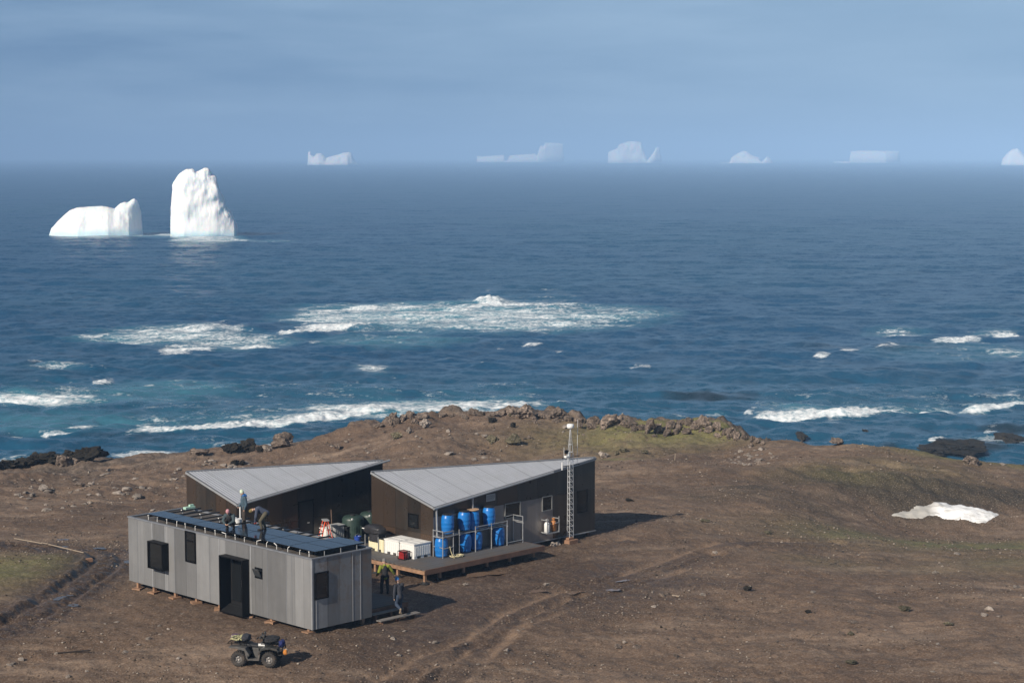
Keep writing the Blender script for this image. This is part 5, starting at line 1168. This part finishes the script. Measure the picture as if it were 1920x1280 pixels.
# bits on the left ground: pale edging poles and a block
M_POLE=paint('bleached_timber',(.30,.24,.18),.8,var=.2,scale=4)
for (ax,ay),(bx_,by),lab in (((27,1011),(80,1022),'pale timber edging pole nearest the left edge of the view'),((78,1019),(157,1037),'longer pale timber edging pole running down to the muddy bend')):
    a=on_ground(ax,ay); bq=on_ground(bx_,by); mid=(a+bq)/2; dv=bq-a; ln_=np.linalg.norm(dv[:2])
    m=MB(); m.bar((-ln_/2,0,0),(ln_/2,0,0),.05,.045); o=m.build('edging_pole',M_POLE,bevel=.01); o.location=mid+np.array([0,0,.04]); o.rotation_euler=(0,-math.atan2(dv[2],ln_),math.atan2(dv[1],dv[0])); tag(o,lab,'pole')
p=on_ground(166,1052); o=MB().cbox((0,0,.06),(.34,.26,.16)).build('block',M_BRICK,bevel=.02); o.location=p; o.rotation_euler[2]=.5; tag(o,'small brown block beside the muddy bend','block')
p=on_ground(139,1224); o=MB().bar((-.55,-.2,.03),(.55,.2,.03),.05,.04).build('stick',paint('old_stick',(.03,.022,.018),.9)); o.location=p; tag(o,'dark stick lying on the bare ground left of the quad bike','stick')
p=on_ground(155,945)
p=on_ground(1265,864); o=MB().tube((0,0,-.1),(.04,0,.45),.03,n=6).build('stake',M_POLE); o.location=p; tag(o,'short pale stake standing on the brown plain below the green slope','stake')
p=on_ground(1267,1118); o=MB().bar((-.14,.1,.03),(.14,-.1,.03),.05,.04).build('wood_scrap',M_POLE); o.location=p; tag(o,'pale scrap of wood on bare ground right of the ruts','wood scrap')
# ------------------------------------------------------------------ people
def fused(name,segs,vox,mat,parent,smooth_it=1,balls=()):
    """limbs as tapered links fused into one continuous surface"""
    bm=bmesh.new()
    for p,q,r1,r2 in segs:
        p,q=Vector(p),Vector(q); d=q-p
        for c,r in ((p,r1),(q,r2)): bmesh.ops.create_uvsphere(bm,u_segments=12,v_segments=8,radius=r,matrix=Matrix.Translation(c))
        if d.length>1e-5: bmesh.ops.create_cone(bm,cap_ends=True,segments=12,radius1=r1,radius2=r2,depth=d.length,matrix=Matrix.Translation((p+q)/2)@d.to_track_quat('Z','Y').to_matrix().to_4x4())
    for c,rad in balls: bmesh.ops.create_uvsphere(bm,u_segments=16,v_segments=12,radius=1.,matrix=Matrix.Translation(Vector(c))@Matrix.Diagonal((*rad,1)))
    me=bpy.data.meshes.new('tmp'); bm.to_mesh(me); bm.free(); t=bpy.data.objects.new('tmp',me); C.objects.link(t)
    m=t.modifiers.new('r','REMESH'); m.mode='VOXEL'; m.voxel_size=vox; m.adaptivity=0.
    if smooth_it: s=t.modifiers.new('s','SMOOTH'); s.iterations=smooth_it; s.factor=.5
    dg=bpy.context.evaluated_depsgraph_get(); out=bpy.data.meshes.new_from_object(t.evaluated_get(dg)); out.name=name
    bpy.data.objects.remove(t); bpy.data.meshes.remove(me); out.materials.clear()
    return link(name,out,mat,parent,smooth=True)
M_SKIN=paint('skin',(.48,.30,.22),.55,var=.1,scale=12)
def hand(el,wr,curl,side):
    """palm, four unequal bent fingers and a thumb leaving the side of the palm"""
    el,wr=Vector(el),Vector(wr); d=(wr-el).normalized(); up=Vector((side,0,.2)); u=(up-d*up.dot(d)).normalized(); w=d.cross(u)
    P=wr+d*.028; segs=[(wr,P,.017,.021),(P-w*.012,P+d*.026-w*.016,.014,.012),(P+w*.012,P+d*.026+w*.016,.014,.012)]
    for i,(o,l) in enumerate(((-.021,.040),(-.007,.046),(.007,.043),(.021,.034))):
        a=P+d*.028+w*o; bq=a+d*l*.5-u*curl*l*.3; c=bq+d*l*.38-u*curl*l*.6; segs+=[(a,bq,.0078,.0072),(bq,c,.0072,.006)]
    a=P-w*.018; bq=a-w*.018+d*.014; segs+=[(a,bq,.009,.008),(bq,bq+d*.02-u*.006,.008,.0065)]
    return segs
def person(label,loc,rotz,J,jacket,trousers,boots,hat,H=1.46,hatshape='beanie',hair=None,vest=None,hood=None,gloves=None,curl=1.):
    t=empty('person',loc,rotz,label,'person'); S=lambda v: Vector(v)*H
    j={k:S(v) for k,v in J.items()}
    nk,hd,ch,pv_=j['neck'],j['head'],j['chest'],j['hip']; fw=j.get('face',Vector((0,1,0))).normalized(); r=H
    side=Vector((1,0,0))
    segs=[(pv_,ch,.066*r,.082*r),(ch,nk,.075*r,.032*r),(nk,hd,.030*r,.034*r)]; balls=[]
    for s,k in ((1,'R'),(-1,'L')):
        sh,el,wr,hp,kn,an=j['sh'+k],j['el'+k],j['wr'+k],j['hp'+k],j['kn'+k],j['an'+k]; to=an+(S(J['to'+k])-an)
        segs+=[(ch,sh,.06*r,.038*r),(sh,el,.034*r,.026*r),(el,wr,.025*r,.016*r),(pv_,hp,.06*r,.056*r),(hp,kn,.055*r,.036*r),(kn,an,.035*r,.022*r),(an,to,.024*r,.016*r)]+hand(el,wr,curl,s)
    up=(hd-nk).normalized(); ear=fw.cross(up).normalized()
    segs+=[(hd,hd+up*.028*r,.052*r,.050*r),(hd-up*.02*r+fw*.012*r,hd-up*.035*r+fw*.026*r,.042*r,.026*r),(hd+fw*.05*r+up*.004*r,hd+fw*.064*r-up*.010*r,.007*r,.010*r),
           (hd+ear*.052*r,hd+ear*.054*r-up*.018*r,.010*r,.008*r),(hd-ear*.052*r,hd-ear*.054*r-up*.018*r,.010*r,.008*r)]
    body=fused('body',segs,.0105,M_SKIN,t)
    MB().lathe([(.0,-.004),(.006*r,0),(.0,.004)],(0,0,0),n=6,cap=False) if False else None
    for s in (1,-1):
        e=MB(); e.lathe([(.0,-.006),(.006,-.003),(.007,0),(.0,.004)],(0,0,0),n=8,cap=False); o=e.build('eye',M_DARKIN,t,smooth=True); o.location=hd+fw*.050*r+ear*s*.02*r+up*.008*r
    MB_=MB(); MB_.cbox((0,0,0),(.026*r,.006*r,.006*r)); o=MB_.build('mouth',paint('lips',(.30,.13,.11),.6),t); o.location=hd+fw*.052*r-up*.030*r; o.rotation_euler[2]=math.atan2(-fw.x,fw.y)
    g=.010*r
    js=[(pv_-(ch-pv_)*.12,ch,.066*r+g*1.6,.084*r+g*1.3),(ch,nk-(nk-ch)*.12,.078*r+g,.040*r)]
    for k in 'RL': sh,el,wr=j['sh'+k],j['el'+k],j['wr'+k]; js+=[(ch,sh,.064*r+g,.040*r+g*1.1),(sh,el,.036*r+g*1.4,.030*r+g*1.3),(el,wr-(wr-el)*.04,.029*r+g*1.3,.020*r+g*.9)]
    fused('jacket',js,.014,jacket,t)
    ts=[(pv_,pv_+(ch-pv_)*.05,.066*r+g,.066*r+g)]
    for k in 'RL': hp,kn,an=j['hp'+k],j['kn'+k],j['an'+k]; ts+=[(pv_,hp,.062*r+g*.9,.058*r+g),(hp,kn,.058*r+g,.040*r+g),(kn,an+(kn-an)*.1,.040*r+g,.028*r+g*.9)]
    fused('trousers',ts,.014,trousers,t)
    for k in 'RL':
        an,kn=j['an'+k],j['kn'+k]; to=S(J['to'+k])
        fused('boot',[(an+(kn-an)*.32,an,.033*r,.031*r),(an-(kn-an)*.04,to,.030*r,.026*r)],.013,boots,t)
    if vest: fused('vest',[(pv_,ch,.074*r+g*1.6,.090*r+g*1.3)],.014,vest,t)
    if hood: fused('hood',[(nk-fw*.03*r,nk-fw*.045*r-up*.03*r,.045*r,.05*r),(nk+ear*.04*r,nk-ear*.04*r,.035*r,.035*r)],.012,hood,t)
    c=hd+up*.034*r
    if hatshape=='beanie': fused('hat',[(c,c+up*.022*r,.060*r,.052*r)],.010,hat,t,balls=[(c+up*.078*r,(.016*r,)*3)] if label.find('bobble')>=0 else ())
    else: fused('hat',[(c,c+up*.016*r,.060*r,.054*r),(c+fw*.05*r-up*.004*r,c+fw*.088*r-up*.008*r,.020*r,.014*r)],.010,hat,t)
    if gloves:
        for s,k in ((1,'R'),(-1,'L')): 
            gs=[(p,q,a*1.25+.003,bq*1.25+.003) for p,q,a,bq in hand(j['el'+k],j['wr'+k],curl,s)]; fused('glove',gs,.008,gloves,t)
    return t
def cl(name,c,**k): return paint(name,c,k.get('rough',.85),var=k.get('var',.28),scale=k.get('scale',7),bumpy=.01)
T_TEAL=cl('teal_jacket',(.055,.095,.13)); T_DTEAL=cl('dark_teal_jacket',(.042,.065,.075)); T_NAVY=cl('slate_blue_jacket',(.048,.06,.095)); T_BLK=cl('black_cloth',(.016,.016,.018)); T_BROWN=cl('dark_brown_trousers',(.045,.034,.028)); T_KHAKI=cl('khaki_trousers',(.085,.075,.05)); T_DENIM=cl('denim',(.028,.045,.08)); T_BOOT=cl('dark_boot',(.02,.017,.015)); T_TAN=cl('tan_gumboot',(.22,.17,.12)); T_LIME=cl('olive_lime_jacket',(.20,.23,.025)); 
T_PINK=cl('pink_hat',(.55,.27,.30)); T_MINT=cl('mint_hat',(.62,.72,.55)); T_OLIVE=cl('mustard_hat',(.16,.12,.05)); T_BLUEH=cl('bright_blue_hat',(.05,.25,.62)); T_GREYH=cl('grey_cap',(.18,.17,.16)); T_RED=cl('red_glove',(.65,.09,.05)); T_BLUE2=cl('blue_hood',(.03,.17,.48)); T_CHAR=cl('charcoal_jacket',(.030,.032,.042))
rz_=ZT-.02
top=rz_+.07+pz0+.04-.02
# crouching, facing the viewer
p=site(.78,6.0,top)
person('person crouching on the solar panels in a pink hat and dark teal jacket',p,R(168),dict(hip=(0,-.06,.17),chest=(0,.09,.36),neck=(0,.15,.44),head=(0,.20,.505),face=(0,.9,-.45),shR=(.115,.10,.40),elR=(.15,.19,.26),wrR=(.05,.30,.20),shL=(-.115,.10,.40),elL=(-.15,.19,.26),wrL=(-.05,.30,.20),
  hpR=(.06,-.05,.16),knR=(.11,.17,.24),anR=(.09,.0,.045),toR=(.10,.10,.022),hpL=(-.06,-.05,.16),knL=(-.11,.17,.22),anL=(-.09,.0,.045),toL=(-.10,.10,.022)),T_DTEAL,T_BROWN,T_BOOT,T_PINK,vest=T_BLK)
# standing, turned to the left
p=on_z(459,984,rz_)
person('person standing on the hut roof in mint hat and teal jacket with blue hood',p,R(112),dict(hip=(0,0,.515),chest=(0,.02,.72),neck=(0,.03,.845),head=(0,.06,.915),face=(0,.9,-.3),shR=(.12,.02,.79),elR=(.155,.03,.63),wrR=(.15,.12,.51),shL=(-.12,.02,.79),elL=(-.15,-.01,.62),wrL=(-.14,.04,.47),
  hpR=(.06,0,.50),knR=(.07,.02,.28),anR=(.075,-.01,.045),toR=(.085,.10,.022),hpL=(-.06,0,.50),knL=(-.07,.03,.28),anL=(-.08,.02,.045),toL=(-.09,.13,.022)),T_TEAL,T_BROWN,T_BOOT,T_MINT,hood=T_BLUE2)
# bending over
p=site(1.62,5.0,top)
person('person bent over at the waist in a mustard hat reaching down with red gloves',p,R(98),dict(hip=(0,-.07,.47),chest=(0,.12,.56),neck=(0,.21,.575),head=(0,.285,.545),face=(0,.6,-.8),shR=(.11,.17,.555),elR=(.12,.19,.37),wrR=(.05,.20,.22),shL=(-.11,.17,.555),elL=(-.12,.20,.37),wrL=(-.05,.22,.22),
  hpR=(.06,-.06,.45),knR=(.08,.02,.25),anR=(.08,-.06,.045),toR=(.09,.04,.022),hpL=(-.06,-.06,.45),knL=(-.08,.08,.26),anL=(-.08,.04,.045),toL=(-.09,.14,.022)),T_NAVY,T_KHAKI,T_BOOT,T_OLIVE,gloves=T_RED)
# on the landing, seen from behind
p=on_z(722,1113,.06)
person('person seen from behind in an olive lime jacket with a black vest and grey cap',p,R(22),dict(hip=(0,0,.515),chest=(0,.03,.72),neck=(0,.04,.845),head=(0,.06,.91),face=(0,1,-.15),shR=(.12,.02,.79),elR=(.21,.02,.66),wrR=(.30,.06,.54),shL=(-.12,.02,.79),elL=(-.18,.0,.63),wrL=(-.20,.13,.53),
  hpR=(.06,0,.50),knR=(.075,.03,.28),anR=(.08,-.02,.045),toR=(.09,.09,.022),hpL=(-.06,0,.50),knL=(-.08,.05,.28),anL=(-.09,.03,.045),toL=(-.10,.13,.022)),T_LIME,T_BLK,T_BOOT,T_GREYH,hatshape='cap',vest=T_BLK)
# climbing the steps
p=site(4.42,.07,.18)
person('person climbing the plank steps in a bright blue hat, charcoal jacket and tan boots',p,R(38),dict(hip=(0,.0,.51),chest=(0,.05,.72),neck=(0,.06,.84),head=(0,.09,.91),face=(-.4,1,-.1),shR=(.12,.04,.79),elR=(.15,.09,.64),wrR=(.12,.22,.60),shL=(-.12,.04,.79),elL=(-.165,.0,.62),wrL=(-.17,.0,.46),
  hpR=(.055,0,.50),knR=(.06,.05,.27),anR=(.055,.0,.045),toR=(.06,.11,.022),hpL=(-.055,0,.50),knL=(-.085,.03,.285),anL=(-.08,-.17,.19),toL=(-.085,-.16,.09)),T_CHAR,T_DENIM,T_TAN,T_BLUEH)
# kit on the roof
k=MB(); k.tube((0,0,0),(0,0,.66),.03,n=12); o=k.build('white_tube',M_WHITE,smooth=True); q=on_z(450.5,977,rz_); o.location=(q[0],q[1],rz_); tag(o,'upright white tube beside the standing person on the roof','tube')
k=empty('white_pail',site(1.95,7.1,rz_),TH,'white pail and lid on the roof beside the white tube','pail'); MB().lathe([(.14,0),(.165,.34),(.172,.36),(.15,.36)],n=20).build('tub',M_WHITE,k,smooth=True); MB().cbox((-.15,.22,.40),(.34,.30,.07),Matrix.Rotation(R(10),3,'Y')).build('lid',M_WHITE,k,bevel=.015)
k=MB(); k.cbox((0,0,.05),(.5,.2,.1)); k.cbox((.1,0,.14),(.2,.12,.08)); o=k.build('tool_tray',paint('pale_green_tray',(.42,.62,.50),.5,var=.25),bevel=.015); q=on_z(355,953,ZT+.16); o.location=(q[0],q[1],ZT+.15); o.rotation_euler[2]=TH; tag(o,'pale green tool tray on the bare rails at the far corner of the roof','tray')
# ------------------------------------------------------------------ quad bike
A=on_ground(448,1247); Bq=on_ground(505,1251); dv=Bq-A; yaw=math.atan2(dv[1],dv[0]); wb=float(np.hypot(dv[0],dv[1])); lf=np.array([-math.sin(yaw),math.cos(yaw),0]); tr=.40
cen=(A+Bq)/2+lf*tr
M_ATV=paint('dark_green_plastic',(.040,.042,.040),.4,var=.25,scale=5,dirt=(.13,.10,.08),dirt_amt=.5); M_ATVG=paint('grey_guard',(.085,.083,.08),.5,var=.3,scale=5,dirt=(.16,.125,.10),dirt_amt=.6); M_TYRE=paint('dusty_tyre',(.040,.036,.033),.9,var=.35,scale=8,dirt=(.13,.10,.08),dirt_amt=.6,bumpy=.02); M_RIM=paint('wheel_rim',(.30,.29,.28),.45,.4,var=.25,dirt=(.12,.09,.07))
qb=empty('quad_bike',(cen[0],cen[1],gz(cen[0],cen[1])),yaw,'dusty dark quad bike parked on the dirt before the hut, loaded at both ends','quad bike')
h2=wb/2; rw=.262
for x in (-h2,h2):
    for y in (-tr,tr):
        w=empty('wheel',(x,y,rw)); w.parent=qb
        tb=MB(); wd=.105 if x>0 else .12
        tb.lathe([(.135,-wd*.8),(.19,-wd),(.235,-wd*.92),(rw-.005,-wd*.6),(rw,0),(rw-.005,wd*.6),(.235,wd*.92),(.19,wd),(.135,wd*.8)],n=36,axis='Y',cap=False)
        for k in range(22):
            a=2*math.pi*k/22
            for sg in (-1,1): tb.cbox((rw*math.cos(a+.07*sg),sg*wd*.42,rw*math.sin(a+.07*sg)),(.03,wd*.75,.03),Matrix.Rotation(-a,3,'Y'))
        tb.build('tyre',M_TYRE,w,smooth=True,angle=45)
        r_=MB(); sg=-1 if y<0 else 1
        r_.lathe([(.135,-wd*.8),(.135,wd*.8)],n=24,axis='Y',cap=False); r_.lathe([(.0,sg*wd*.35),(.05,sg*wd*.6),(.06,sg*wd*.4),(.125,sg*wd*.25),(.135,sg*wd*.7)],n=24,axis='Y',cap=False)
        for k in range(5): a=k*1.2566; r_.bar((.05*math.cos(a),sg*wd*.5,.05*math.sin(a)),(.13*math.cos(a),sg*wd*.42,.13*math.sin(a)),.03,.03)
        r_.build('rim',M_RIM,w,smooth=True,angle=30)
MB().box((-h2-.02,-.17,.22),(h2+.05,.17,.46)).build('chassis',M_BLACK,qb,bevel=.02)
ax=MB()
for x in (-h2,h2): ax.tube((x,-tr+.05,rw),(x,tr-.05,rw),.03,n=8); ax.bar((x*.75,-.15,.28),(x,-tr+.1,rw),.04); ax.bar((x*.75,.15,.28),(x,tr-.1,rw),.04); ax.tube((x*.9,-.2,.6),(x,-tr+.14,rw+.04),.028,n=8); ax.tube((x*.9,.2,.6),(x,tr-.14,rw+.04),.028,n=8)
ax.build('axle',M_BLACK,qb)
for s in (-1,1):
    y0,y1=(s*.16,s*.52)
    fd=MB(); fd.prism([(h2-.36,.44),(h2-.24,.60),(h2+.02,.655),(h2+.30,.60),(h2+.34,.54),(h2+.36,.58),(h2+.30,.66),(h2+.05,.73),(h2-.25,.68),(h2-.40,.50)],'Y',y0,y1); fd.build('front_fender',M_ATV,qb,bevel=.012)
    fd=MB(); fd.prism([(-h2+.36,.36),(-h2+.24,.56),(-h2-.02,.63),(-h2-.28,.66),(-h2-.34,.64),(-h2-.33,.70),(-h2-.02,.71),(-h2+.26,.66),(-h2+.42,.42)],'Y',y0,y1); fd.build('rear_fender',M_ATVG,qb,bevel=.012)
    ft=MB(); ft.box((-h2+.34,s*.18,.23),(h2-.34,s*.50,.27)); ft.prism([(-h2+.30,.26),(-h2+.36,.26),(-h2+.30,.5),(-h2+.22,.58)],'Y',s*.2,s*.5); ft.prism([(h2-.40,.26),(h2-.34,.26),(h2-.30,.48),(h2-.36,.52)],'Y',s*.2,s*.5); ft.build('footwell',M_ATVG,qb,bevel=.012)
    MB().prism([(-.02,.27),(.14,.27),(.12,.60),(-.12,.62)],'Y',s*.13,s*.2).build('side_panel',M_ATVG,qb,bevel=.015)
    MB().lathe([(.0,.06),(.055,.055),(.07,0)],(h2+.30,s*.2,.56),n=16,axis='X').build('headlight',glass('lamp_glass',(.35,.35,.34),.1),qb,smooth=True)
MB().prism([(-.05,.50),(.36,.52),(.50,.62),(.42,.80),(.20,.80),(.02,.66)],'Y',-.15,.15).build('tank_cover',M_ATV,qb,bevel=.03)
MB().prism([(-h2-.12,.62),(.08,.60),(.10,.70),(-.12,.72),(-h2-.08,.78)],'Y',-.16,.16).build('seat',M_LID,qb,bevel=.04)
MB().box((.10,-.175,.68),(.34,-.152,.76)).build('white_patch',M_WHITE,qb)
hb=MB(); hb.tube((.28,0,.72),(.20,0,.98),.03,n=8); hb.path([(.12,-.40,1.0),(.17,-.24,1.02),(.22,0,.98),(.17,.24,1.02),(.12,.40,1.0)],.016,n=8); hb.build('handlebar',M_BLACK,qb,smooth=True)
for s in (-1,1): MB().tube((.125,s*.29,1.005),(.115,s*.42,.995),.024,n=8).build('grip',M_LID,qb); MB().cbox((.22,s*.33,1.02),(.06,.14,.09)).build('hand_guard',M_ATV,qb,bevel=.02)
MB().cbox((.24,0,.97),(.14,.20,.14)).build('instrument_pod',M_ATV,qb,bevel=.03)
def rack_(x0,x1,z):
    m=MB()
    for y in (-.40,-.2,0,.2,.40): m.tube((x0,y,z),(x1,y,z),.012,n=6)
    for x in (x0,(x0+x1)/2,x1): m.tube((x,-.40,z),(x,.40,z),.013,n=6)
    for x in (x0+.1,x1-.1):
        for y in (-.25,.25): m.tube((x,y,z),(x,y,z-.12),.013,n=6)
    return m
rack_(-h2-.40,-h2+.26,.80).build('rear_rack',M_BLACK,qb); rack_(h2-.28,h2+.32,.80).build('front_rack',M_BLACK,qb)
bp=MB(); bp.path([(h2+.22,-.22,.36),(h2+.42,-.22,.40),(h2+.44,-.2,.66),(h2+.44,.2,.66),(h2+.42,.22,.40),(h2+.22,.22,.36)],.018,n=8); bp.build('bumper',M_BLACK,qb,smooth=True)
def on_bike(x,y,z): 
    q=qb.matrix_basis if False else None
    return (cen[0]+x*math.cos(yaw)-y*math.sin(yaw),cen[1]+x*math.sin(yaw)+y*math.cos(yaw),qb.location.z+z)
def lumpy(name,c,rad,mat,label,cat,seed,amp=.16,p=.8):
    bm=bmesh.new(); bmesh.ops.create_icosphere(bm,subdivisions=4,radius=1); q=np.array([v.co[:] for v in bm.verts]); q=np.sign(q)*np.abs(q)**p; q*=(1+amp*fbm3(q[:,0]*1.6+seed,q[:,1]*1.6,q[:,2]*1.6,4))[:,None]
    for v,cc in zip(bm.verts,q*np.array(rad)): v.co=cc
    me=bpy.data.meshes.new(name); bm.to_mesh(me); bm.free(); o=link(name,me,mat,smooth=True); o.location=on_bike(*c); o.rotation_euler[2]=yaw; return tag(o,label,cat)
lumpy('dark_bag',(-h2+.17,.0,.93),(.16,.26,.12),T_CHAR,'dark bag strapped at the front of the rear rack of the quad bike','bag',3)
lumpy('purple_bag',(-h2-.28,.2,.90),(.16,.18,.09),cl('purple_cloth',(.10,.06,.11)),'dull purple bag at the back of the rear rack on the quad bike','bag',5)
rp=MB(); rr=random.Random(3); last=Vector((-.28,-.18,.06))
for k in range(70):
    nx=Vector((rr.uniform(-.30,.20),rr.uniform(-.30,.26),rr.uniform(.03,.19))); d=(nx-last); nx=last+d*min(1,.24/d.length); rp.tube(last,nx,.015,n=6); last=nx
o=rp.build('rope_bundle',paint('lime_yellow_rope',(.42,.40,.23),.8,var=.7,scale=14),smooth=True); o.location=on_bike(-h2-.08,-.02,.815); o.rotation_euler[2]=yaw; tag(o,'tangle of pale yellow rope on the rear rack of the quad bike','rope')
lumpy('black_bag',(h2+.0,.0,.90),(.27,.33,.10),T_BLK,'black bag lying flat across the front rack of the quad bike','bag',7)
lumpy('blue_bag',(h2+.37,-.05,.76),(.10,.22,.13),cl('royal_blue_cloth',(.016,.024,.12)),'dark blue bag hanging at the front of the quad bike','bag',9)
fl=empty('orange_float',on_bike(h2+.52,-.14,.50),yaw,'orange and cream float tied to the front bumper of the quad bike','float'); MB().lathe([(.03,-.17),(.085,-.15),(.10,-.06),(.10,.02)],n=16,axis='Y').build('orange_half',paint('orange_float_paint',(.62,.24,.05),.5,var=.25),fl,smooth=True); MB().lathe([(.10,.02),(.10,.10),(.08,.17),(.03,.18)],n=16,axis='Y').build('cream_half',paint('cream_float_paint',(.75,.55,.38),.5,var=.15),fl,smooth=True); fl.scale=(.8,.8,.8); fl.rotation_euler=(R(18),R(-20),yaw)
# ------------------------------------------------------------------ true size: the survey grid is 1.22 m per unit
K=1.22
for o in list(C.objects):
    if o.parent is None:
        o.location=o.location*K
        if o.type not in {'LIGHT','CAMERA'}: o.scale=o.scale*K
